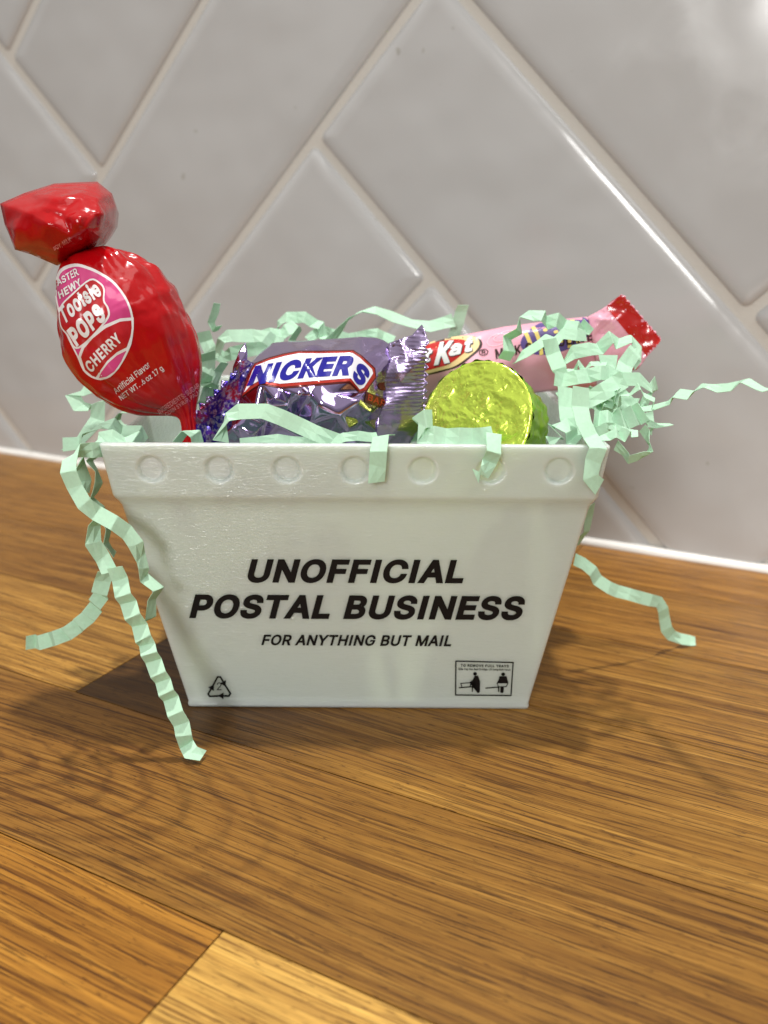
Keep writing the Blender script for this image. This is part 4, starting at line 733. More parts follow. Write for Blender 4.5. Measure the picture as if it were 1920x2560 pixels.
# ---- green foil cup
def build_cup():
    root = empty('foil_cup', 'round chocolate cup in crinkled lime green foil lying on its side', 'chocolate cup')
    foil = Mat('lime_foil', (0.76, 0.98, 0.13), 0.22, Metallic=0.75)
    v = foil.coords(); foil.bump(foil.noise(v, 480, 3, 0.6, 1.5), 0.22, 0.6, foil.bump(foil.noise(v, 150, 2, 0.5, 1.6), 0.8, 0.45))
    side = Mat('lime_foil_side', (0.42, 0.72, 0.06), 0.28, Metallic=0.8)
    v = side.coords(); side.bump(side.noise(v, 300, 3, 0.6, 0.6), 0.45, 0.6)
    C = at(1188, 1048, 2.0); s = (C-CAM).dot(FW)/FPX; R = 150*s; R2 = R*0.86; H = R*1.15
    ax = (-FW*1.0 - RT*0.62 + UP*0.14).normalized()               # the broad face looks at the camera, turned a little left
    e1 = ax.cross(UP).normalized(); e2 = e1.cross(ax).normalized()
    def ridge(p): return 1-abs(noise.noise(p))*2.4
    def pt(r, th, h, crk):
        p = C + e1*(r*math.cos(th)) + e2*(r*math.sin(th)) + ax*h
        q = Vector((p.x*0.8+p.z*0.5, p.y, p.z*1.1-p.x*0.4)); o = crk*(1.1*ridge(q*0.16+Vector((3, 1, 7))) + 0.6*ridge(q*0.42) + 0.30*ridge(p*0.95) + 0.15*noise.noise(p*1.9))
        return p, o
    N = 150
    bm = bmesh.new(); rings = []
    for i in range(1, 46):                                            # face
        r = R*0.95*i/45; h = 0.0
        if i > 39: h = -0.035*(i-39)
        ring = []
        for j in range(N):
            p, o = pt(r, 2*math.pi*j/N, h, 0.19); ring.append(bm.verts.new(p + ax*o))
        rings.append(ring)
    for k in range(1, 6):                                             # rolled lip
        an = math.pi*k/6; ring = []
        for j in range(N):
            p, o = pt(R*0.95+R*0.05*(1-math.cos(an))/1.0*0.5+0.2*math.sin(an), 2*math.pi*j/N, -0.21-0.45*(k/5)**1.6, 0.26); ring.append(bm.verts.new(p+ax*o))
        rings.append(ring)
    c0 = bm.verts.new(C)
    for j in range(N): bm.faces.new((c0, rings[0][j], rings[0][(j+1) % N]))
    for A, B in zip(rings, rings[1:]):
        for j in range(N): bm.faces.new((A[j], B[j], B[(j+1) % N], A[(j+1) % N]))
    bmesh.ops.recalc_face_normals(bm, faces=bm.faces)
    for f in bm.faces:
        if f.normal.dot(ax) < -0.5: f.normal_flip()
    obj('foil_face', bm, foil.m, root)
    bm = bmesh.new(); rings = []
    for i in range(0, 34):
        k = i/33; h = -0.3-H*k; r = R*0.985 + (R2-R*0.985)*k
        if k > 0.9: r -= R*0.06*((k-0.9)/0.1)**2
        ring = []
        for j in range(N):
            th = 2*math.pi*j/N; p, o = pt(r, th, h, 0.36)
            rad = (e1*math.cos(th)+e2*math.sin(th)); pl = 0.18*math.sin(26*th+2*noise.noise(p*0.2))
            ring.append(bm.verts.new(p + rad*(o+pl)))
        rings.append(ring)
    for A, B in zip(rings, rings[1:]):
        for j in range(N): bm.faces.new((A[j], A[(j+1) % N], B[(j+1) % N], B[j]))
    bm.faces.new(rings[-1])
    bmesh.ops.recalc_face_normals(bm, faces=bm.faces)
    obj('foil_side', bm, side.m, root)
build_cup()

# ---- pink wafer bar
def build_wafer():
    root = empty('wafer_bar', 'wafer bar in a pink wrapper with red crimped end, behind the green foil cup', 'wafer bar')
    pink = Mat('pink_wrapper', lin(236, 170, 190), 0.26, Coat_Weight=0.5, Coat_Roughness=0.1)
    v = pink.coords(); pink.bump(pink.noise(v, 160, 2, 0.5, 0.5), 0.6, 0.3)
    pts = [(985, 880, 41), (1050, 862, 42), (1120, 845, 43), (1190, 831, 43), (1263, 816, 44), (1340, 806, 45), (1410, 797, 46), (1473, 791, 47), (1484, 830, 45), (1490, 890, 44), (1492, 965, 46),
           (1400, 975, 44), (1270, 990, 42), (1150, 1005, 41), (1050, 1020, 41), (985, 1030, 41)]
    n = len(pts)
    pts += [(1010, 890, 36.5), (1080, 872, 37), (1150, 857, 37.5), (1263, 834, 38.5), (1350, 822, 39.5), (1420, 814, 40.5), (1466, 812, 42),
            (1010, 950, 34.5), (1090, 935, 35), (1160, 922, 35.5), (1263, 906, 36), (1360, 888, 37.5), (1450, 872, 39), (1020, 990, 36), (1150, 968, 36.5), (1270, 950, 37.5), (1400, 930, 40), (1470, 920, 42), (1470, 850, 41)]
    body = relief('wrapper', pts, n, pink.m, root, thick=7, cuts=4, smooth_it=6, rough=(0.18, 0.12), inset=0.1)
    teeth = []
    for i in range(19):
        k = i/18; teeth.append((1556+98*k + (2.5 if i % 2 else -1.0), 735+114*k - (1.5 if i % 2 else -1.0), 42-2*k))
    out = [(1470, 792, 45), (1492, 781, 44.5), (1514, 767, 44)] + teeth + [(1640, 868, 39.5), (1617, 893, 40), (1600, 917, 40), (1590, 926, 41), (1560, 925, 42), (1490, 900, 43), (1480, 840, 43)]
    inn = [(1500, 800, 42.6), (1530, 800, 42), (1560, 780, 42), (1590, 820, 41), (1620, 850, 40.4), (1560, 860, 42), (1520, 850, 42.5), (1540, 830, 41.4), (1600, 880, 40.6), (1505, 830, 43.6), (1520, 785, 43)]
    end = relief('wrapper_end', out+inn, len(out), pink.m, root, thick=0.6, cuts=6, smooth_it=2, rough=(0.35, 0.4), inset=0.0, fn=lambda c: 0.07*math.sin((c.x*0.75-c.z*0.66)*5.0))
    te = bvh_of(end); tb = bvh_of(body)
    red = Mat('red_print', (0.50, 0.010, 0.008), 0.24, Coat_Weight=0.5); tan = Mat('cream_print', lin(238, 208, 150), 0.3); white = Mat('white_print', (0.80, 0.80, 0.82), 0.28)
    brown = Mat('dark_brown_print', (0.030, 0.008, 0.006), 0.3); violet = Mat('violet_print', lin(94, 74, 140), 0.3); yellow = Mat('yellow_print', lin(240, 214, 120), 0.3); pale = Mat('pale_pink_print', lin(246, 196, 210), 0.3)
    v = red.coords(); red.bump(red.noise(v, 380, 2), 0.2, 0.35)
    decal('end_band', poly_bm([(1513, 766)] + [(a, b) for a, b, c in teeth] + [(1640, 868), (1618, 892)]), te, red.m, root, 0.08, 7)
    d = lambda n_, b, m_, l_, st=8.0: decal(n_, b, tb, m_.m, root, l_, st)
    # egg first, lettering over it
    egg = ellipse(1390, 838, 92, 43, -17)
    d('egg_print', poly_bm(egg), violet, 0.06)
    ca, sa = math.cos(math.radians(-17)), math.sin(math.radians(-17))
    E = lambda a, b: (1390+a*ca-b*sa, 838+a*sa+b*ca)
    for a0 in (-68, -44, 30, 52):
        hgt = 43*math.sqrt(1-(a0/92)**2)*0.97
        d('egg_print', poly_bm([E(a0-5-0.12*(b*b)/30, b) for b in (-hgt, -hgt*.5, 0, hgt*.5, hgt)] + [E(a0+5-0.12*(b*b)/30, b) for b in (hgt, hgt*.5, 0, -hgt*.5, -hgt)]), yellow, 0.10)
    for a0, b0 in ((-22, -20), (-16, 4), (2, -8), (8, 18), (-8, 26)): d('egg_print', poly_bm(ellipse(*E(a0, b0), 6, 4, -17, 14)), yellow, 0.10)
    d('lettering', to_quad(text_bm('MILK CHOCOLATE', 0.03, 1.02), (1240, 898), (1482, 851), (1237, 873), (1478, 827)), brown, 0.15)
    for cx, cy, a, b in ((1242, 850, 26, 15), (1262, 840, 30, 11)):
        o = ellipse(cx, cy, a, b, -20, 32); i = ellipse(cx, cy, a-2.2, b-2.2, -20, 32)
        d('swirl_print', poly_bm(*[[o[k], o[(k+1) % 32], i[(k+1) % 32], i[k]] for k in range(32)]), pale, 0.07)
    # oval emblem
    logo = smooth_loop([(1000, 905), (1040, 872), (1085, 855), (1130, 844), (1172, 840), (1196, 844), (1206, 858), (1200, 874), (1181, 891), (1145, 917), (1110, 928), (1074, 937), (1030, 945), (1004, 935)], 4)
    def sh(k, dx=0, dy=0):
        c = Vector((1100, 890)); return [tuple(c+(Vector(p)-c)*k + Vector((dx, dy))) for p in logo]
    d('emblem', poly_bm(logo), brown, 0.07); d('emblem', poly_bm(sh(0.96, -3, -2)), tan, 0.11); d('emblem', poly_bm(sh(0.80, -14, -1)), red, 0.15)
    for w, m_, l_, dx, dy in ((0.05, brown, 0.20, 2.2, 2.2), (0.04, white, 0.25, 0, 0)):
        q = lambda *a: [Vector((x+dx, y+dy)) for x, y in a]
        d('lettering', to_quad(text_bm('K', w, 1.0, 0.18), *q((1084, 914), (1133, 906), (1093, 858), (1135, 852))), m_, l_)
        d('lettering', to_quad(text_bm('a', w, 1.0, 0.18), *q((1121, 892), (1154, 885), (1124, 864), (1154, 858))), m_, l_)
        d('lettering', to_quad(text_bm('t', w, 1.0, 0.18), *q((1158, 884), (1186, 876), (1160, 850), (1180, 846))), m_, l_)
        d('lettering', to_quad(text_bm('Kit', w, 1.0, 0.18), *q((1000, 925), (1080, 902), (1008, 882), (1082, 868))), m_, l_)
    o = ellipse(1209, 881, 12, 8.5, -10, 28); i = ellipse(1209, 881, 9.6, 6.4, -10, 28)
    d('lettering', poly_bm(*[[o[k], o[(k+1) % 28], i[(k+1) % 28], i[k]] for k in range(28)]), brown, 0.15)
    d('lettering', to_quad(text_bm('R', 0.03), (1204, 886), (1215, 884), (1204, 876), (1214, 875)), brown, 0.15)
build_wafer()

# ------------------------------------------------------------------ crinkled paper shreds
def paper(name, col, rough=0.75):
    m = Mat(name, col, rough, Specular_IOR_Level=0.25)
    m.b.inputs['Subsurface Weight'].default_value = 0.0
    v = m.coords(); f = m.noise(v, 1500, 3); m.set('Base Color', m.mix(m.ramp(f, [(0.35, (0, 0, 0)), (0.65, (1, 1, 1))]), tuple(c*0.94 for c in col), col)); m.bump(f, 0.05, 0.3)
    tr = m.n('ShaderNodeBsdfTranslucent'); tr.inputs[0].default_value = (col[0]*0.8, min(1, col[1]*1.0), col[2]*0.7, 1)
    mx = m.n('ShaderNodeMixShader'); mx.inputs[0].default_value = 0.2
    out = m.t.nodes['Material Output']; m.l(m.b.outputs[0], mx.inputs[1]); m.l(tr.outputs[0], mx.inputs[2]); m.l(mx.outputs[0], out.inputs[0])
    return m.m
PAPER = paper('mint_paper', (0.56, 0.82, 0.63))
def catmull(P, k=10):
    out = []
    for i in range(len(P)-1):
        p0, p1, p2, p3 = P[max(0, i-1)], P[i], P[i+1], P[min(len(P)-1, i+2)]
        for s in range(k):
            t = s/k; out.append(0.5*((2*p1) + (p2-p0)*t + (2*p0-5*p1+4*p2-p3)*t*t + (3*p1-p0-3*p2+p3)*t**3))
    out.append(P[-1]); return out
SHREDS = 0
def shred_mesh(pts, wid, width=3.7, amp=0.7, pitch=2.6, seed=0, tension=10, floor=0.25):
    "pts: 3-D points (mm); wid: one across-direction per point"
    rnd = random.Random(seed); width *= rnd.uniform(0.82, 0.97)
    C = catmull(pts, tension); Wd = catmull(wid, tension)
    L = [0]
    for a, b in zip(C, C[1:]): L.append(L[-1]+(b-a).length)
    def sample(s, arr):
        for i in range(len(L)-1):
            if s <= L[i+1]:
                k = (s-L[i])/max(1e-6, L[i+1]-L[i]); return arr[i].lerp(arr[i+1], k)
        return arr[-1]
    s, S = 0.0, [0.0]
    while s < L[-1]-0.8:
        s += pitch*rnd.uniform(0.7, 1.35); S.append(min(s, L[-1]))
    rows = []; sg = 1
    for i, s in enumerate(S):
        c = sample(s, C); w = sample(s, Wd).normalized()
        t = (sample(min(L[-1], s+0.8), C)-sample(max(0, s-0.8), C)).normalized()
        w = (w - t*w.dot(t))
        if w.length < 0.05: w = t.orthogonal()
        w.normalize(); w = (w + t.cross(w)*rnd.uniform(-0.22, 0.22)).normalized(); n = t.cross(w); a = amp*rnd.uniform(0.7, 1.5)*sg; sg = -sg
        if i in (0, len(S)-1): a *= 0.4
        skew = t*rnd.uniform(-0.25, 0.25)
        rows.append((c+w*(width/2)+n*a+skew, c-w*(width/2)+n*a-skew))
    bm = bmesh.new(); prev = None
    for k, (a, b) in enumerate(rows):
        col = [bm.verts.new(a.lerp(b, f)) for f in (0, 0.5, 1)]
        for v in col: v.co.z = max(v.co.z, floor)
        if prev:
            for i in range(2): bm.faces.new((prev[i], prev[i+1], col[i+1], col[i]))
        prev = col
    # soften each crease a little: two extra loops close to the fold
    bmesh.ops.bevel(bm, geom=[e for e in bm.edges if not e.is_boundary and abs((e.verts[0].co-e.verts[1].co).length-width/2) < width*0.12], offset=0.28, segments=2, affect='EDGES', profile=0.5)
    for v in bm.verts: v.co.z = max(v.co.z, floor)
    return bm
def shred(label, path, w, width=3.7, amp=0.7, pitch=2.6, tension=8, end_w=None):
    """path: (photo x, photo y, depth Y); w: across-direction as (right, up, away) in view terms, or a list of them"""
    global SHREDS; SHREDS += 1
    P = [at(*p) for p in path]
    ws = w if isinstance(w, list) else [w]
    W = []
    for i in range(len(P)):
        f = i/(len(P)-1)*(len(ws)-1); k = min(int(f), len(ws)-2) if len(ws) > 1 else 0
        a = Vector(ws[k]); b = Vector(ws[min(k+1, len(ws)-1)]); q = a.lerp(b, f-k) if len(ws) > 1 else a
        W.append(RT*q.x + UP*q.y + FW*q.z)
    bm = shred_mesh(P, W, width, amp, pitch, SHREDS*17)
    o = obj('paper_shred', bm, PAPER, None, smooth=False, solidify=0.10)
    return tag(o, label, 'paper shred', 'crinkled mint green paper shreds')

# left side, hanging over the corner of the tray
shred('long mint shred slanting down beside the tray, its tip lowest of all on the worktop',
      [(288, 1418, -19), (300, 1462, -20), (330, 1530, -20.5), (357, 1594, -21), (384, 1656, -21.5), (411, 1716, -22), (436, 1775, -22.5), (458, 1822, -23), (458, 1853, -23), (482, 1884, -23.5), (508, 1886, -24)],
      [(0.95, 0.22, 0), (0.92, 0.3, 0.1), (0.9, 0.35, 0.1)], 4.1, 0.75, 2.5)
shred('short pale shred with a torn end, just above the long slanting one',
      [(250, 1285, -17), (238, 1318, -17), (230, 1352, -18), (250, 1388, -18), (268, 1412, -18.5), (276, 1436, -18.5)], [(0.25, 0.1, 0.95), (0.9, 0.35, 0.2), (0.95, 0.25, 0)], 4.0, 0.45, 3.0)
shred('looping shred that bows out left of the tray corner and hangs before its front',
      [(262, 1124, -10), (212, 1127, -14), (176, 1140, -17), (172, 1180, -19), (190, 1230, -20), (222, 1268, -20), (264, 1296, -20), (305, 1320, -19), (334, 1346, -18), (346, 1384, -17), (366, 1402, -17), (352, 1432, -16.5), (392, 1462, -16), (382, 1510, -16), (374, 1540, -16), (360, 1556, -16)],
      [(0.2, 0.95, 0.2), (0.95, 0.3, 0.1), (0.55, 0.8, 0.15), (0.8, 0.35, 0.5), (0.3, 0.1, 0.95), (0.3, 0.1, 0.95)], 4.0, 0.4, 3.2)
shred('crinkled shred curving down and away to the far left above the worktop',
      [(264, 1428, -10), (252, 1470, -10), (248, 1496, -8), (228, 1532, -6), (196, 1562, -4), (160, 1586, -2), (128, 1598, -1), (100, 1606, 0), (66, 1606, 0)],
      [(0.9, 0.1, 0.3), (0.75, -0.65, 0.1), (0.5, -0.85, 0), (0.45, -0.85, 0.2)], 4.0, 0.85, 2.3)
shred('shred zigzagging over the top left corner of the tray',
      [(158, 1112, -6), (200, 1104, -6), (232, 1068, -5), (268, 1056, -4), (298, 1074, -2), (342, 1078, -2), (362, 1106, -1)], [(0.25, 0.95, 0.1), (0.55, 0.6, 0.5), (0.2, 0.8, 0.55), (0.6, 0.4, 0.6)], 3.8, 0.5, 3.2)
shred('shred folded across the left end of the front rim',
      [(242, 1122, -11), (252, 1090, -10), (284, 1092, -9), (312, 1104, -9), (328, 1086, -8), (350, 1102, -7)], [(0.55, 0.75, 0.3), (0.3, 0.9, 0.4), (0.5, 0.8, 0.4)], 3.6, 0.6, 2.8)
shred('short pale shred hanging inside the loop left of the tray',
      [(238, 1132, -10), (200, 1152, -11), (192, 1165, -11), (216, 1200, -11), (212, 1228, -12)], [(0.6, 0.6, 0.5), (0.75, 0.4, 0.5), (0.2, 0.1, 0.95)], 3.6, 0.5, 3.0)
shred('thin dark green shred seen edge on, dangling beside the left wall of the tray',
      [(244, 1132, 6), (226, 1160, 6), (248, 1192, 6), (250, 1206, 6), (228, 1240, 6), (244, 1262, 6), (262, 1300, 6), (270, 1346, 4), (268, 1368, 4), (288, 1386, 4)], [(0.25, 0.0, 0.97)], 3.2, 0.35, 2.8)
shred('folded shred behind the lollipop, out past the left rim',
      [(258, 968, 24), (228, 972, 24), (184, 972, 24), (182, 996, 23), (206, 1024, 23), (242, 1004, 22), (246, 1040, 20), (222, 1082, 16), (176, 1108, 12), (172, 1126, 12)], [(0.1, 0.95, 0.2), (0.3, 0.9, 0.2), (0.8, 0.4, 0.4), (0.9, 0.3, 0.2)], 3.8, 0.7, 3.2)
shred('shred standing between left rim and lollipop stem',
      [(330, 1020, 30), (300, 1040, 30), (290, 1062, 28), (318, 1076, 24)], [(0.6, 0.7, 0.3), (0.7, 0.5, 0.4)], 3.4, 0.5, 2.8)
# behind and around the purple bar
shred('small upright curl of shred right of the lollipop',
      [(542, 758, 36), (540, 780, 36), (526, 806, 36), (534, 826, 36), (552, 812, 35)], [(0.6, 0.25, 0.7), (0.8, 0.4, 0.4)], 2.6, 0.3, 2.6)
shred('wide shred arching behind the left end of the purple bar',
      [(528, 900, 32), (546, 868, 32), (572, 838, 33), (612, 842, 34), (650, 836, 34), (676, 850, 34), (706, 862, 34)], [(0.3, 0.9, 0.2), (0.1, 0.98, 0.1)], 4.2, 0.5, 3.2)
shred('shred lying low behind the lollipop and purple foil end',
      [(508, 830, 42), (530, 880, 40), (560, 890, 38), (600, 880, 38), (640, 872, 40), (690, 876, 40)], [(0.5, 0.8, 0.2), (0.1, 0.98, 0.1)], 4.4, 0.6, 3.4)
shred('dark shred in the gap between lollipop and serrated purple end',
      [(520, 880, 26), (524, 920, 26), (512, 950, 25), (532, 976, 24), (520, 1010, 24), (538, 1050, 22), (520, 1090, 20)], [(0.9, 0.1, 0.4), (0.7, 0.2, 0.6)], 4.2, 0.7, 3.0)
shred('pale shred peeping out beside the serrated purple end',
      [(560, 905, 18), (545, 940, 18), (528, 962, 17), (510, 985, 17), (506, 1010, 17)], [(0.7, 0.6, 0.3), (0.6, 0.7, 0.4)], 3.6, 0.6, 2.6)
shred('crimped green shred along the skyline behind the purple bar',
      [(694, 826, 52), (698, 800, 52), (728, 796, 52), (744, 792, 52), (776, 800, 52), (792, 812, 51), (806, 824, 51), (812, 850, 50)], [(0.2, 0.95, 0.1), (0.1, 0.95, 0.3)], 3.4, 0.7, 2.6)
shred('pale shred rising to a bend behind the middle of the purple bar',
      [(622, 850, 42), (668, 840, 42), (706, 834, 42), (736, 812, 42), (752, 806, 42), (740, 836, 41), (730, 860, 41)], [(0.15, 0.98, 0.1), (0.5, 0.8, 0.2)], 4.2, 0.5, 3.2)
shred('green shred behind the top right of the purple bar',
      [(770, 850, 56), (800, 826, 56), (840, 838, 56), (880, 846, 56), (920, 836, 57), (960, 838, 57), (984, 852, 57)], [(0.1, 0.98, 0.1)], 3.4, 0.6, 2.6)
shred('long smooth arch of shred crossing above the purple bar',
      [(820, 858, 47), (850, 822, 47), (884, 788, 48), (922, 774, 50), (966, 786, 52), (1010, 800, 53), (1046, 818, 53), (1092, 812, 52), (1134, 800, 51)], [(0.75, 0.45, 0.2), (0.2, 0.5, 0.8), (0.15, 0.8, 0.55), (0.1, 0.97, 0.1)], 4.2, 0.12, 4.5)
shred('upright folded shred at the right end of the long arch',
      [(1158, 762, 50), (1150, 790, 52), (1142, 816, 53), (1130, 860, 54)], [(0.97, 0.15, 0.1)], 3.8, 0.35, 3.4)
# in front of the purple bar
shred('broad smooth shred draped across the front of the purple bar',
      [(552, 1104, -7), (558, 1068, -7), (572, 1036, -7), (606, 1028, -7.2), (640, 1022, -7.4), (694, 1040, -7.6), (736, 1058, -7.6), (790, 1084, -7.8), (850, 1106, -7.8)], [(0.85, 0.2, 0.3), (0.2, 0.95, 0.1), (0.15, 0.98, 0.0), (0.35, 0.93, 0.0), (0.3, 0.95, 0)], 4.3, 0.10, 4.5)
shred('shred lying low along the rim below the purple bar',
      [(600, 1108, -7.4), (660, 1102, -7.2), (700, 1098, -7), (760, 1106, -7.2), (830, 1104, -8.2), (885, 1088, -8.0), (912, 1098, -8.2), (944, 1092, -8.4)], [(0.1, 0.98, 0.1)], 2.6, 0.5, 3.6)
shred('small curl of shred at the rim left of the purple bar',
      [(440, 1112, -6), (456, 1084, -6), (470, 1066, -6), (486, 1082, -5), (496, 1112, -4)], [(0.45, 0.35, 0.8), (0.8, 0.3, 0.5)], 3.4, 0.3, 3.2)
shred('shred hanging straight down over the front rim below the purple bar',
      [(968, 1090, -7), (952, 1088, -10.5), (948, 1104, -13.4), (945, 1150, -13.6), (941, 1206, -13.4)], [(0.97, 0.1, 0.05)], 4.0, 0.12, 4.0)
shred('pleated shred along the rim in front of the green foil cup',
      [(1082, 1046, -8), (1046, 1052, -9.5), (1046, 1084, -9.6), (1084, 1088, -9.5), (1124, 1092, -9.6), (1164, 1092, -9.5), (1206, 1092, -9.6), (1232, 1086, -9.8)], [(0.1, 0.95, 0.2), (0.05, 0.99, 0.1), (0.05, 0.99, 0.1)], 4.6, 0.6, 2.6)
shred('curled shred over the front rim below the green foil cup',
      [(1234, 1086, -10.5), (1236, 1110, -13.6), (1228, 1144, -14), (1218, 1172, -14), (1196, 1186, -14.4), (1182, 1192, -15)], [(0.9, -0.2, 0.1), (0.95, -0.1, 0.1), (0.5, 0.7, 0.3)], 3.9, 0.6, 2.6)
# the tangle at the right end
shred('broad flat shred falling over the right end of the front rim',
      [(1452, 968, -4), (1452, 1020, -6), (1458, 1062, -8), (1484, 1096, -11), (1494, 1126, -13.8), (1482, 1162, -14.4), (1474, 1196, -14.4), (1500, 1218, -14)], [(0.98, 0.0, 0.1), (0.95, 0.0, 0.2), (0.97, 0.1, 0.1), (0.9, 0.3, 0.2)], 4.1, 0.35, 3.6)
shred('accordion shred springing up over the pink wrapper',
      [(1262, 900, 24), (1272, 860, 24), (1290, 818, 25), (1308, 800, 25), (1330, 782, 25), (1352, 800, 25), (1378, 802, 26), (1404, 806, 26), (1430, 822, 26), (1450, 826, 26), (1470, 812, 27)], [(0.85, 0.3, 0.3), (0.5, 0.6, 0.5), (0.1, 0.9, 0.3), (0.2, 0.9, 0.3)], 4.2, 1.2, 2.3)
shred('slim bent shred in front of the printed egg',
      [(1286, 910, 20), (1310, 882, 20), (1350, 864, 20), (1374, 840, 20), (1390, 856, 20), (1404, 832, 20), (1440, 840, 21), (1470, 838, 22)], [(0.6, 0.7, 0.2), (0.2, 0.9, 0.3)], 3.0, 0.4, 3.2)
shred('dark folded shred standing right of the green foil cup',
      [(1372, 848, 16), (1384, 880, 15), (1394, 920, 14), (1410, 946, 13), (1396, 960, 12)], [(0.95, 0.2, 0.2), (0.9, 0.3, 0.3)], 4.2, 0.5, 3.4)
shred('pale shred zigzagging across the foot of the pink wrapper',
      [(1412, 910, 18), (1432, 880, 18), (1470, 876, 19), (1500, 868, 20), (1528, 846, 20), (1558, 862, 20), (1586, 850, 20), (1598, 874, 19), (1584, 900, 18), (1596, 912, 17)], [(0.3, 0.9, 0.2), (0.2, 0.95, 0.2), (0.6, 0.6, 0.4), (0.8, 0.4, 0.3)], 3.6, 0.7, 3.0)
shred('shred leaning up beside the red crimped end',
      [(1548, 960, 10), (1560, 920, 12), (1576, 890, 14), (1590, 876, 15)], [(0.85, 0.4, 0.2)], 4.2, 0.5, 3.2)
shred('little flat shred below the red crimped end',
      [(1500, 904, 14), (1520, 902, 14), (1545, 904, 14)], [(0.05, 0.99, 0.05)], 3.6, 0.15, 5)
shred('shred crossing level through the middle of the right tangle',
      [(1386, 946, 8), (1420, 948, 8), (1452, 944, 8), (1480, 936, 9), (1510, 934, 9), (1540, 928, 10)], [(0.1, 0.95, 0.2)], 3.8, 0.8, 2.8)
shred('wide shred sloping up to the right through the tangle',
      [(1440, 1010, 4), (1490, 990, 4), (1530, 966, 5), (1560, 948, 6)], [(0.4, 0.9, 0.1)], 4.4, 0.35, 3.4)
shred('square ended flat shred at the right edge of the tangle',
      [(1556, 948, 8), (1590, 948, 8), (1622, 950, 8), (1630, 975, 9)], [(0.03, 0.99, 0.05), (0.1, 0.98, 0.1)], 3.4, 0.12, 5)
shred('folded shred stepping down the right edge of the tangle',
      [(1628, 952, 10), (1646, 975, 10), (1630, 992, 10), (1612, 1006, 9), (1600, 1024, 9), (1560, 1012, 8), (1540, 1020, 8)], [(0.6, 0.7, 0.2), (0.3, 0.9, 0.2)], 3.4, 0.5, 3.0)
shred('long wavy shred reaching out to the right edge of the photo',
      [(1598, 1026, 4), (1640, 1014, 2), (1668, 1012, 0), (1690, 986, -4), (1730, 984, -8), (1766, 962, -13), (1806, 974, -17), (1846, 958, -21), (1884, 958, -24), (1916, 978, -26)], [(0.45, 0.45, 0.6)], 3.2, 0.3, 3.2)
shred('tightly pleated shred in the middle of the right tangle',
      [(1484, 1046, 0), (1520, 1052, 0), (1550, 1048, 0), (1580, 1042, 1), (1606, 1030, 2)], [(0.1, 0.95, 0.25)], 5.2, 1.0, 1.5)
shred('zigzag shred ring hanging outside the right corner of the rim',
      [(1540, 1112, -2), (1560, 1122, -3), (1560, 1146, -4), (1592, 1140, -4), (1618, 1148, -4), (1616, 1124, -3), (1634, 1104, -2), (1612, 1086, -1), (1608, 1070, 0)], [(0.2, 0.75, -0.6), (0.3, 0.75, -0.6)], 3.0, 0.5, 2.6)
shred('hook of shred pointing right below the long wavy one',
      [(1618, 1058, 2), (1640, 1062, 2), (1662, 1070, 2), (1682, 1060, 2)], [(0.2, 0.9, 0.3), (0.1, 0.4, 0.9)], 2.4, 0.3, 3.2)
shred('boxy fold of shred beside the hook',
      [(1612, 1048, 5), (1636, 1040, 5), (1638, 1056, 5), (1622, 1066, 5), (1616, 1082, 4)], [(0.2, 0.9, 0.3), (0.8, 0.4, 0.3)], 3.0, 0.4, 3.0)
shred('star folded shred on the rim right of the green foil cup',
      [(1372, 1108, -7), (1396, 1092, -7), (1386, 1066, -6), (1404, 1048, -5), (1424, 1084, -6), (1446, 1104, -7)], [(0.4, 0.8, 0.4), (0.6, 0.6, 0.5)], 4.2, 0.9, 2.2)
shred('pale vertical shred just right of the green foil cup',
      [(1412, 968, 2), (1416, 1010, 0), (1420, 1056, -3), (1440, 1092, -5)], [(0.96, 0.1, 0.2)], 4.4, 0.3, 3.6)
shred('inner shred filling the gap above the right rim',
      [(1476, 1096, -4), (1500, 1080, -3), (1520, 1070, -2), (1545, 1076, 0)], [(0.3, 0.9, 0.2)], 3.6, 0.6, 2.6)
shred('shaded shred low behind the right tangle',
      [(1500, 1020, 14), (1530, 1000, 14), (1560, 1000, 14), (1590, 1016, 14)], [(0.1, 0.95, 0.2)], 4.6, 0.6, 3.0)
shred('coiled shred looping at the heart of the right tangle',
      [(1446, 1000, 10), (1480, 1016, 8), (1520, 1010, 6), (1546, 988, 5), (1532, 966, 6), (1500, 970, 8), (1476, 992, 10)], [(0.2, 0.7, 0.7), (0.3, 0.8, 0.5), (0.2, 0.6, 0.8)], 3.0, 0.8, 1.9)
shred('tiny zigzag shred against the lower edge of the pink wrapper',
      [(1420, 930, 15), (1446, 914, 14), (1470, 922, 13), (1496, 906, 13), (1520, 918, 13)], [(0.2, 0.85, 0.5)], 2.4, 0.8, 1.8)
shred('narrow edge on shred arching over the right tangle',
      [(1536, 1030, 2), (1560, 990, 1), (1592, 972, 0), (1622, 988, 0), (1634, 1020, 1)], [(0.5, 0.3, 0.8), (0.3, 0.7, 0.7)], 2.6, 0.6, 2.0)
shred('crimped shred spilling out at the right corner of the rim',
      [(1500, 1100, -6), (1526, 1084, -6), (1552, 1092, -6), (1574, 1074, -5), (1598, 1090, -5)], [(0.3, 0.8, 0.5), (0.2, 0.7, 0.7)], 2.8, 0.8, 1.8)
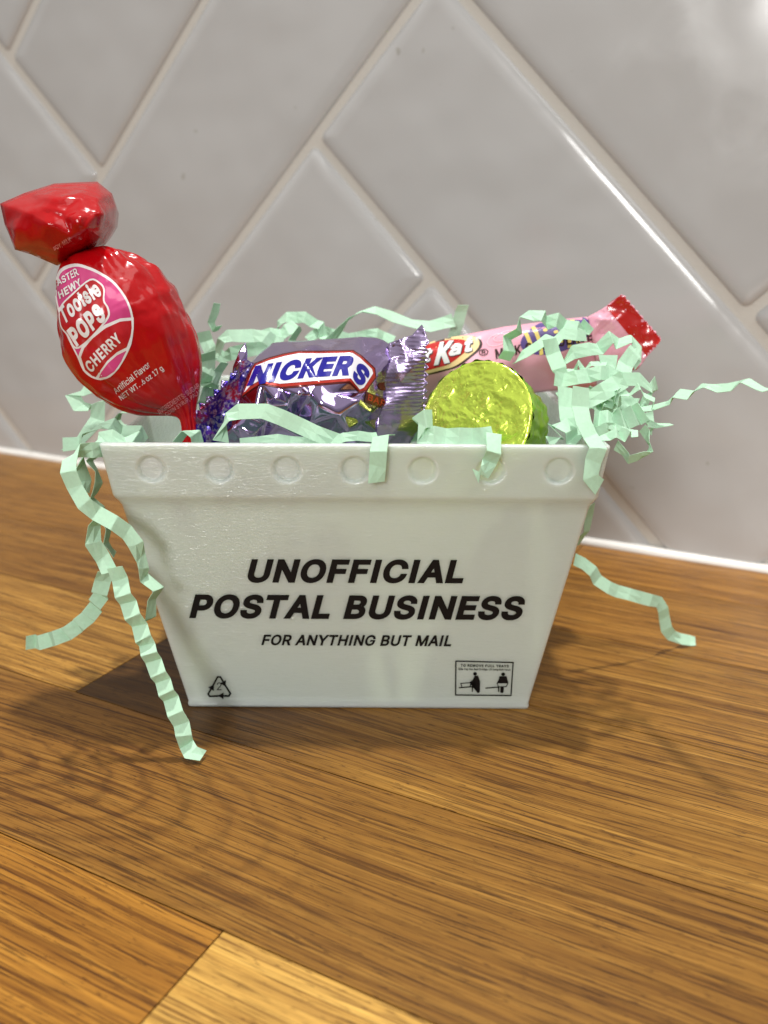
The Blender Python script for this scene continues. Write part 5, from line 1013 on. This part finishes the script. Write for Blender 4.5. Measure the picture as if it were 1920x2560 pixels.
shred('crimped shred tucked behind the green foil cup',
      [(1400, 1000, 20), (1432, 984, 20), (1462, 1000, 20), (1492, 984, 20), (1520, 1000, 20), (1548, 1030, 20)], [(0.1, 0.95, 0.3)], 4.6, 1.0, 2.2)
shred('slanting shred under the level one in the right tangle',
      [(1530, 968, 7), (1560, 1000, 6), (1590, 1030, 5)], [(0.6, 0.7, 0.2)], 4.4, 0.3, 3.2)
shred('lone shred on the worktop right of the tray with its end touching down',
      [(1436, 1398, 22), (1474, 1418, 23), (1496, 1452, 24), (1532, 1474, 25), (1580, 1488, 27), (1624, 1500, 29), (1650, 1506, 31), (1662, 1546, 33), (1668, 1578, 34), (1692, 1596, 36), (1714, 1598, 37), (1738, 1606, 38)],
      [(0.4, 0.85, 0.3), (0.3, 0.95, 0.1), (0.3, 0.95, 0.1), (0.95, 0.25, 0.1), (0.3, 0.6, 0.7)], 4.0, 0.18, 3.6)
shred('dark sliver of shred behind the right wall of the tray',
      [(1476, 1262, 12), (1472, 1308, 13), (1456, 1342, 14), (1440, 1364, 15)], [(0.75, 0.1, 0.6)], 3.6, 0.3, 3.4)

# bedding of shreds inside the tray under the sweets
rb = random.Random(21)
def bedding(i):
    z0 = rb.uniform(36, 62); pts = []; c = Vector((rb.uniform(-40, 40), rb.uniform(4, 74), z0)); a = rb.uniform(0, 6.28)
    for k in range(6):
        pts.append(Vector((max(-44, min(44, c.x)), max(-1, min(80, c.y)), max(8, min(66, c.z)))))
        a += rb.uniform(-1.1, 1.1); c = c + Vector((math.cos(a)*10, math.sin(a)*10, rb.uniform(-5, 5)))
    w = Vector((rb.uniform(-.4, .4), rb.uniform(-.4, .4), 1))
    bm = shred_mesh(pts, [w.lerp(Vector((rb.uniform(-1, 1), rb.uniform(-1, 1), .4)), k/5) for k in range(6)], 3.8, 0.7, 2.6, 900+i)
    o = obj('paper_shred', bm, PAPER, None, smooth=False, solidify=0.10)
    tag(o, 'crinkled mint shred buried inside the tray beneath the sweets', 'paper shred', 'bedding of mint shreds inside the tray')
for i in range(46): bedding(i)
